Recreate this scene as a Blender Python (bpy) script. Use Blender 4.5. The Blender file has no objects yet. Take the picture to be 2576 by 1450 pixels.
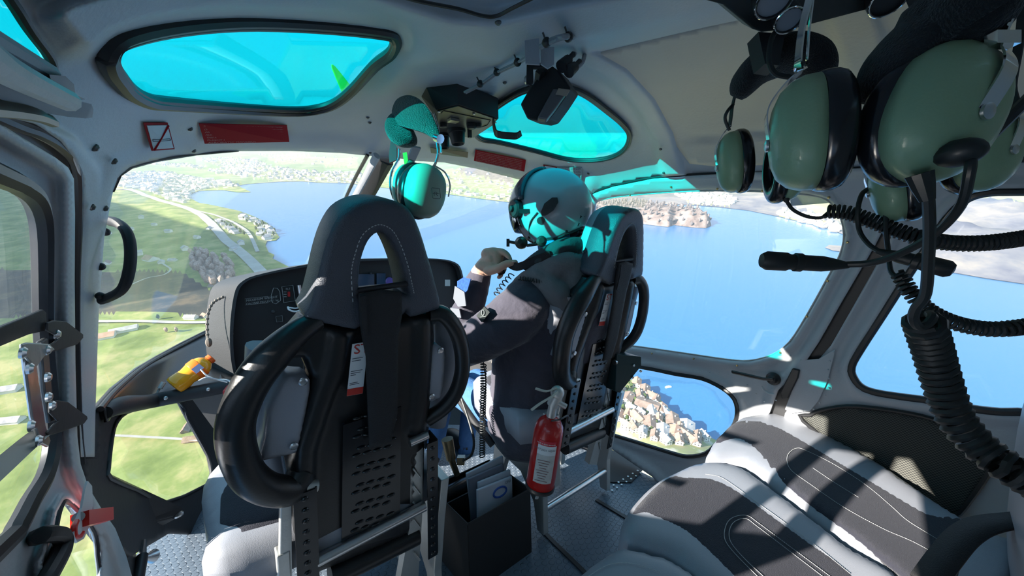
import bpy, bmesh, math, random
from mathutils import Vector, Matrix, geometry, noise
random.seed(7)
PI = math.pi
scn = bpy.context.scene
COL = scn.collection
# ------------------------------------------------------------------ camera
F = 960.0; CX, CY = 1288.0, 725.0          # focal length in pixels of the 2576 x 1450 photograph
AX_ = Vector((0.76785965, 0.08920917, -0.6343763))
AY_ = Vector((-0.64011378, 0.0675582, -0.76530402))
AZ_ = Vector((-0.02541481, 0.99371908, 0.10897924))
ROT = Matrix((AX_, AY_, AZ_))               # camera axes -> cabin axes
EYE = Vector((0, 0, 1.22))
cam = bpy.data.cameras.new('camera'); camo = bpy.data.objects.new('camera', cam); COL.objects.link(camo)
camo.matrix_world = Matrix.Translation(EYE) @ ROT.to_4x4()
cam.sensor_fit = 'HORIZONTAL'; cam.sensor_width = 36.0; cam.lens = 36.0 * F / 2576.0
cam.clip_start = 0.02; cam.clip_end = 60000
scn.camera = camo
def ray(px, py): return ROT @ Vector(((px - CX) / F, -(py - CY) / F, -1.0))
def P(px, py, d): return EYE + ray(px, py) * d
def onx(px, py, x): r = ray(px, py); return EYE + r * (x / r.x)
def ony(px, py, y): r = ray(px, py); return EYE + r * (y / r.y)
def onz(px, py, z): r = ray(px, py); return EYE + r * ((z - EYE.z) / r.z)
def onplane(px, py, p0, n): r = ray(px, py); return EYE + r * ((p0 - EYE).dot(n) / r.dot(n))
# ------------------------------------------------------------------ materials
MATS = {}
def mat(name, col, rough=0.5, metal=0.0, noise_amt=0.0, nscale=20.0, bump=0.0, bscale=60.0, spec=0.5, coat=0.0, trans=0.0, sheen=0.0, emit=None):
    if name in MATS: return MATS[name]
    m = bpy.data.materials.new(name); m.use_nodes = True
    nt = m.node_tree; b = nt.nodes['Principled BSDF']
    b.inputs['Base Color'].default_value = (*col, 1); b.inputs['Roughness'].default_value = rough
    b.inputs['Metallic'].default_value = metal; b.inputs['Specular IOR Level'].default_value = spec
    b.inputs['Coat Weight'].default_value = coat; b.inputs['Transmission Weight'].default_value = trans
    b.inputs['Sheen Weight'].default_value = sheen
    tc = nt.nodes.new('ShaderNodeTexCoord')
    nz = nt.nodes.new('ShaderNodeTexNoise'); nz.inputs['Scale'].default_value = nscale; nz.inputs['Detail'].default_value = 4
    nt.links.new(tc.outputs['Object'], nz.inputs['Vector'])
    mx = nt.nodes.new('ShaderNodeMix'); mx.data_type = 'RGBA'
    a = max(noise_amt, 0.04)
    mx.inputs[6].default_value = (*[c * (1 - a) for c in col], 1); mx.inputs[7].default_value = (*[min(1, c * (1 + a)) for c in col], 1)
    nt.links.new(nz.outputs['Fac'], mx.inputs[0]); nt.links.new(mx.outputs[2], b.inputs['Base Color'])
    if bump > 0:
        n2 = nt.nodes.new('ShaderNodeTexNoise'); n2.inputs['Scale'].default_value = bscale; n2.inputs['Detail'].default_value = 3
        nt.links.new(tc.outputs['Object'], n2.inputs['Vector'])
        bp = nt.nodes.new('ShaderNodeBump'); bp.inputs['Strength'].default_value = bump; bp.inputs['Distance'].default_value = 0.01
        nt.links.new(n2.outputs['Fac'], bp.inputs['Height']); nt.links.new(bp.outputs['Normal'], b.inputs['Normal'])
    if emit: b.inputs['Emission Color'].default_value = (*emit[0], 1); b.inputs['Emission Strength'].default_value = emit[1]
    MATS[name] = m
    return m
def glassmat(name, tint, refl=0.05):
    m = bpy.data.materials.new(name); m.use_nodes = True; nt = m.node_tree
    for n in list(nt.nodes): nt.nodes.remove(n)
    o = nt.nodes.new('ShaderNodeOutputMaterial'); mx = nt.nodes.new('ShaderNodeMixShader')
    t = nt.nodes.new('ShaderNodeBsdfTransparent'); t.inputs[0].default_value = (*tint, 1)
    g = nt.nodes.new('ShaderNodeBsdfGlossy'); g.inputs['Roughness'].default_value = 0.02
    lw = nt.nodes.new('ShaderNodeLayerWeight'); lw.inputs['Blend'].default_value = 0.2
    mu = nt.nodes.new('ShaderNodeMath'); mu.operation = 'MULTIPLY_ADD'; mu.inputs[1].default_value = 0.16; mu.inputs[2].default_value = refl * 0.3
    nt.links.new(lw.outputs['Fresnel'], mu.inputs[0]); nt.links.new(mu.outputs[0], mx.inputs[0])
    nt.links.new(t.outputs[0], mx.inputs[1]); nt.links.new(g.outputs[0], mx.inputs[2]); nt.links.new(mx.outputs[0], o.inputs[0])
    MATS[name] = m; return m
grey = mat('cabin_grey_paint', (0.56, 0.57, 0.59), 0.45, bump=0.08, bscale=180)
greyd = mat('cabin_grey_liner', (0.42, 0.43, 0.46), 0.6, bump=0.1, bscale=150)
beige = mat('beige_headliner', (0.70, 0.63, 0.54), 0.7, bump=0.1, bscale=90, noise_amt=0.06, nscale=6)
rubber = mat('black_rubber', (0.018, 0.018, 0.02), 0.45)
blackp = mat('black_plastic', (0.012, 0.012, 0.013), 0.35, bump=0.05, bscale=200)
matblack = mat('matt_black_paint', (0.02, 0.02, 0.023), 0.6, bump=0.05)
panelblack = mat('panel_black', (0.012, 0.012, 0.014), 0.55)
greyfab = mat('charcoal_cloth', (0.020, 0.021, 0.034), 0.95, bump=0.5, bscale=500, noise_amt=0.3, nscale=300, sheen=0.12)
leather = mat('grey_leather', (0.30, 0.31, 0.35), 0.42, bump=0.10, bscale=500, noise_amt=0.05)
dleather = mat('dark_grey_leather', (0.055, 0.062, 0.08), 0.45, bump=0.3, bscale=350)
steel = mat('brushed_steel', (0.62, 0.62, 0.63), 0.3, 1.0, bump=0.05)
alum = mat('cast_aluminium', (0.55, 0.55, 0.53), 0.45, 0.7, bump=0.1)
chrome = mat('chrome', (0.8, 0.8, 0.8), 0.08, 1.0)
thread = mat('pale_thread', (0.55, 0.55, 0.55), 0.8)
white = mat('white_label', (0.75, 0.75, 0.75), 0.5)
redl = mat('placard_red', (0.40, 0.012, 0.02), 0.8, spec=0.1)
glass = glassmat('clear_acrylic', (0.97, 0.98, 0.99))
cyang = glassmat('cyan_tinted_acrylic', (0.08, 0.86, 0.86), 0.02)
# ------------------------------------------------------------------ object helpers
def mk(name, v, f, m=None, parent=None, smooth=True, mats=None, fm=None):
    me = bpy.data.meshes.new(name); me.from_pydata([tuple(x) for x in v], [], f); me.update()
    if mats:
        for q in mats: me.materials.append(q)
        if fm: me.polygons.foreach_set('material_index', fm)
    elif m: me.materials.append(m)
    if smooth: me.polygons.foreach_set('use_smooth', [True] * len(me.polygons))
    o = bpy.data.objects.new(name, me); COL.objects.link(o)
    if parent is not None:
        o.parent = parent
        if parent.type == 'EMPTY': o.matrix_parent_inverse = parent.matrix_basis.inverted()
    return o
def tag(o, label=None, cat=None, group=None, kind=None):
    if label: o['label'] = label
    if cat: o['category'] = cat
    if group: o['group'] = group
    if kind: o['kind'] = kind
    return o
def thing(name, loc, label, cat, group=None):
    o = bpy.data.objects.new(name, None); COL.objects.link(o); o.matrix_basis = Matrix.Translation(Vector(loc))
    o.empty_display_size = 0.05
    return tag(o, label, cat, group)
def dup(o, delta=None, parent=None, label=None):
    c = o.copy(); COL.objects.link(c)
    if parent is not None: c.parent = parent; c.matrix_parent_inverse = o.matrix_parent_inverse.copy()
    for ch in o.children: dup(ch, None, c)
    if delta is not None: c.matrix_basis = delta @ o.matrix_basis
    if label: c['label'] = label
    return c
def auto(o, ang=35):
    md = o.modifiers.new('edges', 'EDGE_SPLIT'); md.split_angle = math.radians(ang); return o
def bevel(o, w=0.003, seg=2, ang=35):
    md = o.modifiers.new('bevel', 'BEVEL'); md.width = w; md.segments = seg; md.limit_method = 'ANGLE'; md.angle_limit = math.radians(ang); md.harden_normals = False
    return o
def subd(o, n=1): md = o.modifiers.new('sub', 'SUBSURF'); md.levels = n; md.render_levels = n; return o
class MB:
    def __init__(s): s.v = []; s.f = []; s.m = []
    def add(s, v, f, mi=0):
        k = len(s.v); s.v += [Vector(x) for x in v]; s.f += [tuple(i + k for i in q) for q in f]; s.m += [mi] * len(f); return s
    def tube(s, pts, r, seg=8, closed=False, mi=0, flat=None, cap=True, up=None):
        v, f = tubegeo(pts, r, seg, closed, flat, cap, up); return s.add(v, f, mi)
    def box(s, c, sz, rot=None, mi=0):
        v = [Vector((x * sz[0] / 2, y * sz[1] / 2, z * sz[2] / 2)) for z in (-1, 1) for y in (-1, 1) for x in (-1, 1)]
        if rot is not None: v = [rot @ q for q in v]
        return s.add([q + Vector(c) for q in v], [(0, 2, 3, 1), (4, 5, 7, 6), (0, 1, 5, 4), (2, 6, 7, 3), (0, 4, 6, 2), (1, 3, 7, 5)], mi)
    def cyl(s, a, b, r, r2=None, seg=16, mi=0): return s.tube([a, b], [r, r if r2 is None else r2], seg, mi=mi)
    def lathe(s, prof, o, ax, seg=24, mi=0):      # prof: (radius, height along ax)
        ax = Vector(ax).normalized(); u = ax.orthogonal().normalized(); w = ax.cross(u); o = Vector(o); v = []; f = []
        for (r, h) in prof:
            for k in range(seg):
                a = 2 * PI * k / seg; v.append(o + ax * h + (u * math.cos(a) + w * math.sin(a)) * max(r, 1e-5))
        for i in range(len(prof) - 1):
            for k in range(seg):
                k2 = (k + 1) % seg; f.append((i * seg + k, i * seg + k2, (i + 1) * seg + k2, (i + 1) * seg + k))
        f.append(tuple(range(seg))[::-1]); f.append(tuple((len(prof) - 1) * seg + k for k in range(seg)))
        return s.add(v, f, mi)
    def prism(s, out, vec, mi=0):                 # planar outline (3-D points) extruded by vec
        n = len(out); out = [Vector(p) for p in out]; vec = Vector(vec)
        tri = geometry.tessellate_polygon([out])
        s.add(out + [p + vec for p in out], [tuple(t) for t in tri] + [tuple(i + n for i in t[::-1]) for t in tri] + [(i, (i + 1) % n, (i + 1) % n + n, i + n) for i in range(n)], mi)
        return s
    def loft(s, rings, cap=True, mi=0):
        n = len(rings[0]); v = [p for r in rings for p in r]; f = []
        for i in range(len(rings) - 1):
            for k in range(n): k2 = (k + 1) % n; f.append((i * n + k, i * n + k2, (i + 1) * n + k2, (i + 1) * n + k))
        if cap: f.append(tuple(range(n))[::-1]); f.append(tuple((len(rings) - 1) * n + k for k in range(n)))
        return s.add(v, f, mi)
    def ball(s, c, r, rot=None, nu=16, nv=10, mi=0, ex=1.0):
        r = (r, r, r) if isinstance(r, (int, float)) else r; rings = []
        for j in range(nv + 1):
            t = PI * j / nv; ring = []
            for k in range(nu):
                a = 2 * PI * k / nu
                sg = lambda x: math.copysign(abs(x) ** ex, x)
                st = max(math.sin(t), 1e-3)
                q = Vector((r[0] * sg(st) * sg(math.cos(a)), r[1] * sg(st) * sg(math.sin(a)), r[2] * sg(math.cos(t))))
                ring.append((rot @ q if rot is not None else q) + Vector(c))
            rings.append(ring)
        return s.loft(rings, True, mi)
    def build(s, name, m, parent=None, smooth=True, sharp=35):
        ms = m if isinstance(m, (list, tuple)) else None
        o = mk(name, s.v, s.f, None if ms else m, parent, smooth, ms, s.m if ms else None)
        bm = bmesh.new(); bm.from_mesh(o.data); bmesh.ops.recalc_face_normals(bm, faces=bm.faces); bm.to_mesh(o.data); bm.free()
        if smooth and sharp:
            md = o.modifiers.new('edges', 'EDGE_SPLIT'); md.split_angle = math.radians(sharp)
        return o
def tubegeo(pts, r, seg=8, closed=False, flat=None, cap=True, up=None):
    pts = [Vector(p) for p in pts]; n = len(pts)
    if not isinstance(r, (list, tuple)): r = [r] * n
    T = []
    for i in range(n):
        a = pts[(i - 1) % n] if (closed or i > 0) else pts[0]; b = pts[(i + 1) % n] if (closed or i < n - 1) else pts[-1]
        t = (b - a); T.append(t.normalized() if t.length > 1e-9 else Vector((0, 0, 1)))
    U = []; u = T[0].orthogonal().normalized()
    if up is not None: u = (Vector(up) - T[0] * T[0].dot(Vector(up))).normalized()
    for i in range(n):
        if up is not None:
            q = Vector(up) - T[i] * T[i].dot(Vector(up)); u = q.normalized() if q.length > 1e-4 else u
        else:
            q = u - T[i] * T[i].dot(u); u = q.normalized() if q.length > 1e-6 else T[i].orthogonal().normalized()
        U.append(u.copy())
    v = []; f = []
    for i in range(n):
        w = T[i].cross(U[i])
        for k in range(seg):
            a = 2 * PI * k / seg + (PI / seg if seg == 4 else 0)
            e1, e2 = (r[i], r[i]) if flat is None else (r[i] * flat, r[i])
            v.append(pts[i] + U[i] * (math.cos(a) * e1) + w * (math.sin(a) * e2))
    m = n if closed else n - 1
    for i in range(m):
        for k in range(seg):
            k2 = (k + 1) % seg; i2 = (i + 1) % n; f.append((i * seg + k, i * seg + k2, i2 * seg + k2, i2 * seg + k))
    if cap and not closed: f.append(tuple(range(seg))[::-1]); f.append(tuple((n - 1) * seg + k for k in range(seg)))
    return v, f
def spl(pts, n=6, closed=False):                   # Catmull-Rom, any dimension
    pts = [Vector(p) for p in pts]; N = len(pts); out = []
    for i in range(N if closed else N - 1):
        p1, p2 = pts[i], pts[(i + 1) % N]
        p0 = pts[(i - 1) % N] if (closed or i > 0) else p1 * 2 - p2
        p3 = pts[(i + 2) % N] if (closed or i < N - 2) else p2 * 2 - p1
        for k in range(n):
            t = k / n; out.append(0.5 * ((2 * p1) + (p2 - p0) * t + (2 * p0 - 5 * p1 + 4 * p2 - p3) * t * t + (3 * p1 - p0 - 3 * p2 + p3) * t ** 3))
    if not closed: out.append(pts[-1].copy())
    return out
import numpy as np
def inpolys(X, Y, poly):
    c = np.zeros(len(X), bool); n = len(poly); j = n - 1
    for i in range(n):
        xi, yi = poly[i][0], poly[i][1]; xj, yj = poly[j][0], poly[j][1]
        if yi != yj: c ^= ((yi > Y) != (yj > Y)) & (X < (xj - xi) * (Y - yi) / (yj - yi) + xi)
        j = i
    return c
def inpoly(x, y, poly): return bool(inpolys(np.array([x]), np.array([y]), poly)[0])
def segd(x, y, pl, closed=False):                  # distance to a polyline
    x = np.asarray(x, float); y = np.asarray(y, float); best = np.full(x.shape, 1e18); n = len(pl)
    for i in range(n if closed else n - 1):
        a = pl[i]; b = pl[(i + 1) % n]; dx = b[0] - a[0]; dy = b[1] - a[1]; L = dx * dx + dy * dy
        t = 0 if L == 0 else np.clip(((x - a[0]) * dx + (y - a[1]) * dy) / L, 0, 1)
        best = np.minimum(best, (x - a[0] - t * dx) ** 2 + (y - a[1] - t * dy) ** 2)
    return np.sqrt(best)
def cdt(outer, holes, step):
    """triangulates a 2-D region with holes, filled with evenly spaced points; returns points, faces"""
    V = []; E = []
    def loop(pl):
        k = len(V); n = len(pl)
        for p in pl: V.append(Vector((p[0], p[1])))
        for i in range(n): E.append((k + i, k + (i + 1) % n))
    def dens(pl):
        o = []
        for i in range(len(pl)):
            a = Vector(pl[i][:2]); b = Vector(pl[(i + 1) % len(pl)][:2]); m = max(1, int((b - a).length / step))
            for k in range(m): o.append(a + (b - a) * (k / m))
        return o
    outer = dens(outer); holes = [dens(h) for h in holes]
    loop(outer)
    for h in holes: loop(h)
    xs = [p[0] for p in outer]; ys = [p[1] for p in outer]
    gx = np.arange(min(xs), max(xs), step); gy = np.arange(min(ys) + step * 0.5, max(ys), step * 0.87)
    X, Y = np.meshgrid(gx, gy); X = X + (np.arange(len(gy)) % 2)[:, None] * step * 0.5; X = X.ravel(); Y = Y.ravel()
    k = inpolys(X, Y, outer); X = X[k]; Y = Y[k]
    for h in holes:
        k = ~inpolys(X, Y, h); X = X[k]; Y = Y[k]
    for h in [outer] + holes:
        if len(X): k = segd(X, Y, h, True) > 0.4 * step; X = X[k]; Y = Y[k]
    V += [Vector((a, b)) for a, b in zip(X, Y)]
    r = geometry.delaunay_2d_cdt(V, E, [], 0, 1e-4, True)
    v2, f2 = r[0], r[2]; A = np.array([tuple(v) for v in v2]); T = np.array([tuple(t) for t in f2])
    Cc = A[T].mean(axis=1); k = inpolys(Cc[:, 0], Cc[:, 1], outer)
    for h in holes: k &= ~inpolys(Cc[:, 0], Cc[:, 1], h)
    return A, [tuple(int(i) for i in t) for t in T[k]]
# ------------------------------------------------------------------ the cabin's outer skin as one smooth shape
XC, ZC, PW = 0.78, 0.65, 3.3
def shellA(p):
    s = np.clip((p[..., 1] - 1.0) / 2.15, 0, 0.99999)
    W = 0.99 * (1 - s ** 4.0) ** 0.5; R = np.where(p[..., 2] > ZC, 1.02, 1.3) * (1 - s ** 2.2) ** 0.6
    return (np.abs(p[..., 0] - XC) / W) ** PW + (np.abs(p[..., 2] - ZC) / R) ** PW
RN = np.array([list(r) for r in ROT]); EN = np.array(EYE)
def hits(X, Y):
    R = np.stack([(X - CX) / F, -(Y - CY) / F, -np.ones(len(X))], 1) @ RN.T
    a = np.full(len(X), 0.02); live = np.ones(len(X), bool)
    for k in range(90):
        b = a + 0.07; out = shellA(EN + R * b[:, None]) > 1
        live &= ~out; a = np.where(live, b, a)
    b = a + 0.07
    for k in range(20):
        m = (a + b) / 2; out = shellA(EN + R * m[:, None]) > 1
        b = np.where(out, m, b); a = np.where(out, a, m)
    p = EN + R * a[:, None]; g = np.zeros_like(p)
    for i in range(3):
        d = np.zeros(3); d[i] = 1e-3; g[:, i] = shellA(p + d) - shellA(p - d)
    return p, -g / np.linalg.norm(g, axis=1)[:, None]
def hit(px, py): return Vector(hits(np.array([float(px)]), np.array([float(py)]))[0][0])
def nrm(p):                                        # inward normal
    e = 1e-3; p = np.array(p); g = [float(shellA((p + np.eye(3)[i] * e)[None])[0] - shellA((p - np.eye(3)[i] * e)[None])[0]) for i in range(3)]
    return -Vector(g).normalized()
def sk(px, py, off=0.0):                           # point seen at (px, py), off metres inside the skin
    p = hit(px, py)
    if off:
        r = ray(px, py).normalized(); p = p - r * (off / max(0.35, -r.dot(nrm(p))))
    return p
def panel(name, outer, holes, m, off=0.0, step=14, relief=None, thick=0.012, parent=None):
    v2, f = cdt(outer, holes, step)
    p, n = hits(v2[:, 0], v2[:, 1]); r = off + (relief(v2[:, 0], v2[:, 1]) if relief else 0)
    rd = p - EN; dist = np.linalg.norm(rd, axis=1); rd /= dist[:, None]; cs = np.maximum(0.35 if name != 'ceiling' else 0.75, -(rd * n).sum(axis=1))
    v = p - rd * np.minimum((np.zeros(len(p)) + r) / cs, 0.12 * dist)[:, None]
    o = mk(name, v, f, m, parent)
    bm = bmesh.new(); bm.from_mesh(o.data)
    bmesh.ops.recalc_face_normals(bm, faces=bm.faces)
    # make the normals look inwards
    s = 0
    bm.faces.ensure_lookup_table()
    for fc in bm.faces: s += 1 if fc.normal.dot(EYE - fc.calc_center_median()) > 0 else -1
    if s < 0: bmesh.ops.reverse_faces(bm, faces=bm.faces)
    bm.to_mesh(o.data); bm.free()
    md = o.modifiers.new('thickness', 'SOLIDIFY'); md.thickness = thick; md.offset = -1
    return o
def rim(mb, outline, r, off=0.0, n=4, flat=None, closed=True, seg=8, mi=0):
    pl = spl([(a, b, 0) for a, b in outline], n, closed)
    mb.tube([sk(q.x, q.y, off) for q in pl], r, seg, closed=closed, flat=flat, mi=mi); return mb
def sm(outline, n=4): return [(q.x, q.y) for q in spl([(a, b, 0) for a, b in outline], n, True)]
# ================================================================== LIGHT
SUN = Vector((-0.93, 0.10, 0.36)).normalized()
UP = ROT @ Vector((0, 0.9249, 0.3802)); GXv = ROT @ Vector((1, 0, 0)); GYv = UP.cross(GXv).normalized()
sl = bpy.data.lights.new('sun', 'SUN'); sl.energy = 14.0; sl.angle = 0.009; sl.color = (1.0, 0.94, 0.84)
so = bpy.data.objects.new('sun', sl); COL.objects.link(so); so.rotation_euler = (-SUN).to_track_quat('-Z', 'Y').to_euler()
w = bpy.data.worlds.new('sky'); scn.world = w; w.use_nodes = True; nt = w.node_tree
bg = nt.nodes['Background']; tc = nt.nodes.new('ShaderNodeTexCoord')
dt = nt.nodes.new('ShaderNodeVectorMath'); dt.operation = 'DOT_PRODUCT'; dt.inputs[1].default_value = tuple(UP)
rp = nt.nodes.new('ShaderNodeValToRGB'); el = rp.color_ramp.elements
el[0].position = 0.0; el[0].color = (0.50, 0.60, 0.72, 1); el[1].position = 0.6; el[1].color = (0.32, 0.72, 1.05, 1)
e = el.new(0.12); e.color = (0.62, 0.78, 1.0, 1)
nt.links.new(tc.outputs['Generated'], dt.inputs[0]); nt.links.new(dt.outputs['Value'], rp.inputs[0]); nt.links.new(rp.outputs[0], bg.inputs[0])
bg.inputs[1].default_value = 1.05
scn.view_settings.view_transform = 'Standard'; scn.view_settings.look = 'None'; scn.view_settings.gamma = 1; scn.view_settings.exposure = 0.42
scn.cycles.use_denoising = True; scn.cycles.max_bounces = 8; scn.cycles.transparent_max_bounces = 16; scn.cycles.caustics_reflective = False; scn.cycles.caustics_refractive = False
scn.cycles.sample_clamp_indirect = 6.0
# ================================================================== SETTING: cabin shell
W_ROOF_L = [(282,141),(308,109),(427,81),(598,67.5),(791,75),(960,93),(985,104),(978,125),(936,158),(881,218),(838,252),(791,267),(727,271),(598,264),(427,251),(376,244),(333,222),(305,190),(286,162)]
W_ROOF_R = [(1200,325),(1240,285),(1290,250),(1330,232),(1385,222),(1434,230),(1474,248),(1521,283),(1561,317),(1577,342),(1568,369),(1540,388),(1490,397),(1428,394),(1350,374),(1257,352),(1210,343)]
def grow(pl, d):
    n = len(pl); A = sum(pl[i][0] * pl[(i + 1) % n][1] - pl[(i + 1) % n][0] * pl[i][1] for i in range(n)); s = 1 if A > 0 else -1; out = []
    for i in range(n):
        a = Vector(pl[i - 1]); b = Vector(pl[(i + 1) % n]); t = (b - a).normalized(); out.append((pl[i][0] + s * t.y * d, pl[i][1] - s * t.x * d))
    return out
BEAM = [(-600,420),(-200,240),(-50,180),(100,100),(300,35),(600,2),(900,25),(1120,95),(1250,105),(1400,70),(1700,5),(2100,-80),(3000,-260)]
ARCH = [(1400,100),(1480,150),(1560,195),(1625,265),(1668,345),(1695,440)]
MID = [(1210,110),(1130,220),(1040,330),(985,400)]
DROP = [(-600,120),(-200,215),(60,310),(170,370),(225,440),(240,560),(228,800),(225,1150)]
TOPRAIL = [(260,500),(300,420),(400,385),(600,362),(850,367),(1000,385),(1150,398),(1290,430),(1480,470)]
def bumpf(d, w): return np.where(d >= w, 0, 0.5 + 0.5 * np.cos(PI * np.minimum(d, w) / w))
def plat(d, w, e): return 0.5 + 0.5 * np.cos(PI * np.clip((d - (w - e)) / e, 0, 1))
WL_, WR_ = sm(W_ROOF_L, 3), sm(W_ROOF_R, 3)
def ceil_relief(x, y):
    h = 0.065 * plat(segd(x, y, BEAM), 95, 62)
    h = np.maximum(h, 0.030 * plat(segd(x, y, ARCH), 38, 25))
    h = np.maximum(h, 0.035 * plat(segd(x, y, MID), 110, 80))
    h = np.maximum(h, 0.022 * bumpf(segd(x, y, TOPRAIL), 40))
    h = np.maximum(h, 0.020 * plat(segd(x, y, DROP), 38, 22))
    d = np.minimum(segd(x, y, WL_, True) / 1.3, segd(x, y, WR_, True)); k = np.clip((d - 14) / 28, 0, 1)
    h = h * (0.2 + 0.8 * k) - 0.006 * (1 - k)
    k = np.clip((segd(x, y, ADDED_PANE, True) - 4) / 130, 0, 1); k = k * k * (3 - 2 * k); h = h * k
    return h
CEIL = [(-700,-900),(3400,-900),(3400,345),(2576,397),(2200,418),(2000,428),(1810,436),(1760,438),(1640,447),(1540,468),(1485,490),(1440,485),(1290,448),(1200,425),(1117,409),(1040,405),(1000,398),(926,392),(855,385),(727,380),(599,380.5),(492,389),(385,406),(325,421),(295,449),(282,492),(274,534),(262,600),(255,700),(248,800),(243,950),(240,1040),(238,1150),(207,1150),(200,1000),(196,850),(196,650),(204,540),(206,450),(186,397),(155,357),(93,313),(19,295),(-200,215),(-700,40)]
ADDED_PANE = [(-300,-260),(-40,-70),(22,0),(70,75),(118,140),(128,172),(122,186),(100,180),(0,108),(-300,-60)]
c = panel('ceiling', CEIL, [sm(grow(W_ROOF_L, 9), 3), sm(grow(W_ROOF_R, 7), 3), ADDED_PANE], grey, 0.0, 9, ceil_relief, 0.002)
tag(c, kind='structure')
# windows in the roof: two tinted panes and one added, a rubber bead each
def window(n, outline, gl, off=-0.006, seal=0.007, sealoff=0.0, ring2=None, step=40, thick=0.003, n_=3, sm_=rubber, g=3):
    o = panel('window_%d' % n, sm(grow(outline, g), n_), [], gl, off, step, None, thick); tag(o, kind='structure')
    mb = MB(); rim(mb, grow(outline, 1 + g), seal, sealoff)
    s = mb.build('window_seal', sm_, o)
    if ring2:
        mb = MB(); rim(mb, grow(outline, ring2[0]), ring2[1], ring2[2], flat=ring2[4] if len(ring2) > 4 else None); mb.build('window_frame', ring2[3], o)
    return o
window(1, W_ROOF_L, cyang, -0.008, 0.009, 0.002, (14, 0.010, 0.006, rubber), g=4)
window(2, W_ROOF_R, cyang, -0.008, 0.008, 0.002, (9, 0.007, 0.008, rubber), g=4)
window(3, ADDED_PANE, cyang, -0.004, 0.004, 0.002, g=2)  # added pane: its cyan stands for tinted sunlight on the ceiling edge
# beige headliner on the right of the roof
HL = [(1492,140),(1720,82),(1960,22),(2300,-60),(2700,-170),(3300,-330),(3300,330),(2576,380),(2200,402),(2000,412),(1810,420),(1735,412),(1705,372),(1650,280),(1570,195)]
def hl_relief(x, y): return 0.02 * plat(segd(x, y, [(2120,-50),(2150,60),(2190,180),(2215,300)]), 70, 25) - 0.012 * bumpf(segd(x, y, [(1730,350),(1900,330),(2100,345)]), 16)
h = panel('ceiling', HL, [], beige, 0.012, 14, hl_relief, 0.006); tag(h, kind='structure')
# windshield
WS = [(262,600),(274,534),(282,492),(295,449),(325,421),(385,406),(492,389),(599,380),(727,380),(855,385),(926,392),(1040,405),(1117,409),(1200,425),(1290,448),(1440,485),(1482,500),(1480,700),(1490,1000),(1300,960),(1100,880),(700,820),(520,836),(400,897),(290,977),(240,1040),(243,950),(248,800),(255,700)]
o = panel('window_4', WS, [], glass, -0.004, 40, None, 0.004); tag(o, kind='structure')
mb = MB()
mb.tube([sk(x, y, 0.003) for x, y in [(282,480),(300,440),(330,420),(390,404),(492,388),(599,379)]], 0.004, 6)
mb.build('window_seal', rubber, o)
# centre post of the windshield: two grey rails with a dark channel
post = tag(bpy.data.objects.new('trim_1', None), kind='structure'); COL.objects.link(post)
def strip(name, path, wpx, off, m, parent, thick=0.02):
    pts = spl([(a, b, 0) for a, b in path], 5); L = [sk(q.x, q.y, off) for q in pts]
    mb = MB(); mb.tube(L, wpx, 8, flat=thick / wpx if False else 0.6); return mb.build(name, m, parent)
strip('post_rail', [(968,395),(930,470),(893,540),(850,610),(800,680),(760,740)], 0.045, 0.012, matblack, post)
strip('post_channel', [(948,392),(915,455),(880,520),(845,585),(800,655),(765,720)], 0.016, 0.040, greyd, post)
strip('post_bead', [(925,390),(890,455),(855,530),(820,605),(785,665)], 0.008, 0.015, rubber, post)
strip('right_windshield_post', [(1466,480),(1464,600),(1462,800),(1470,1000),(1500,1150)], 0.035, 0.01, grey, post)
# nose floor pan, black, with the chin window
CHIN = [(293,1062),(319,1038),(380,1022),(452,1012),(472,1052),(498,1098),(525,1148),(533,1187),(528,1211),(505,1227),(415,1264),(345,1234),(276,1204),(271,1181),(276,1131),(283,1088)]
NOSE = [(236,1040),(262,1008),(290,975),(350,925),(400,895),(460,862),(520,832),(640,790),(900,760),(1100,830),(1300,930),(1480,980),(1500,1160),(1500,1290),(1200,1350),(700,1350),(430,1340),(330,1400),(250,1350),(215,1230),(205,1150),(236,1150)]
o = panel('wall_front', NOSE, [CHIN], matblack, 0.004, 14); tag(o, kind='structure')
o = panel('window_5', grow(CHIN, 3), [], glass, -0.003, 40, None, 0.003); tag(o, kind='structure')
mb = MB(); rim(mb, CHIN, 0.006, 0.006, 2); mb.build('window_seal', rubber, o)
# ---- left door
DW1 = [(-600,200),(-300,320),(0,446),(40,465),(75,490),(95,530),(103,600),(105,780),(110,900),(125,1050),(127,1130),(110,1200),(75,1260),(38,1331),(0,1375),(-300,1650),(-600,1900)]
DW2 = [(165,1262),(200,1292),(235,1340),(245,1400),(240,1500),(110,1500),(112,1420),(135,1350),(148,1290)]
DL = [(188,700),(189,540),(186,450),(172,422),(140,397),(62,350),(15,320),(-300,180),(-700,20),(-700,2100),(340,2100),(332,1450),(318,1400),(290,1330),(255,1280),(222,1225),(203,1168),(195,1100),(190,917)]
def door_rel(x, y):
    d = segd(x, y, DL, True); a = 0.028 * plat(d, 48, 30)
    d2 = np.minimum(segd(x, y, DW1, True), segd(x, y, DW2, True)); return np.maximum(a, 0.02 * bumpf(np.abs(d2 - 14), 16))
o = panel('door_1', DL, [DW1, DW2], grey, 0.0, 9, door_rel, 0.006); tag(o, kind='structure')
p = panel('window_6', DW1, [], glass, -0.004, 60, None, 0.003); tag(p, kind='structure')
mb = MB(); rim(mb, grow(DW1, 3), 0.011, 0.010, 3); mb.build('window_seal', rubber, p)
p = panel('window_7', DW2, [], glass, -0.004, 60, None, 0.003); tag(p, kind='structure')
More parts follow.
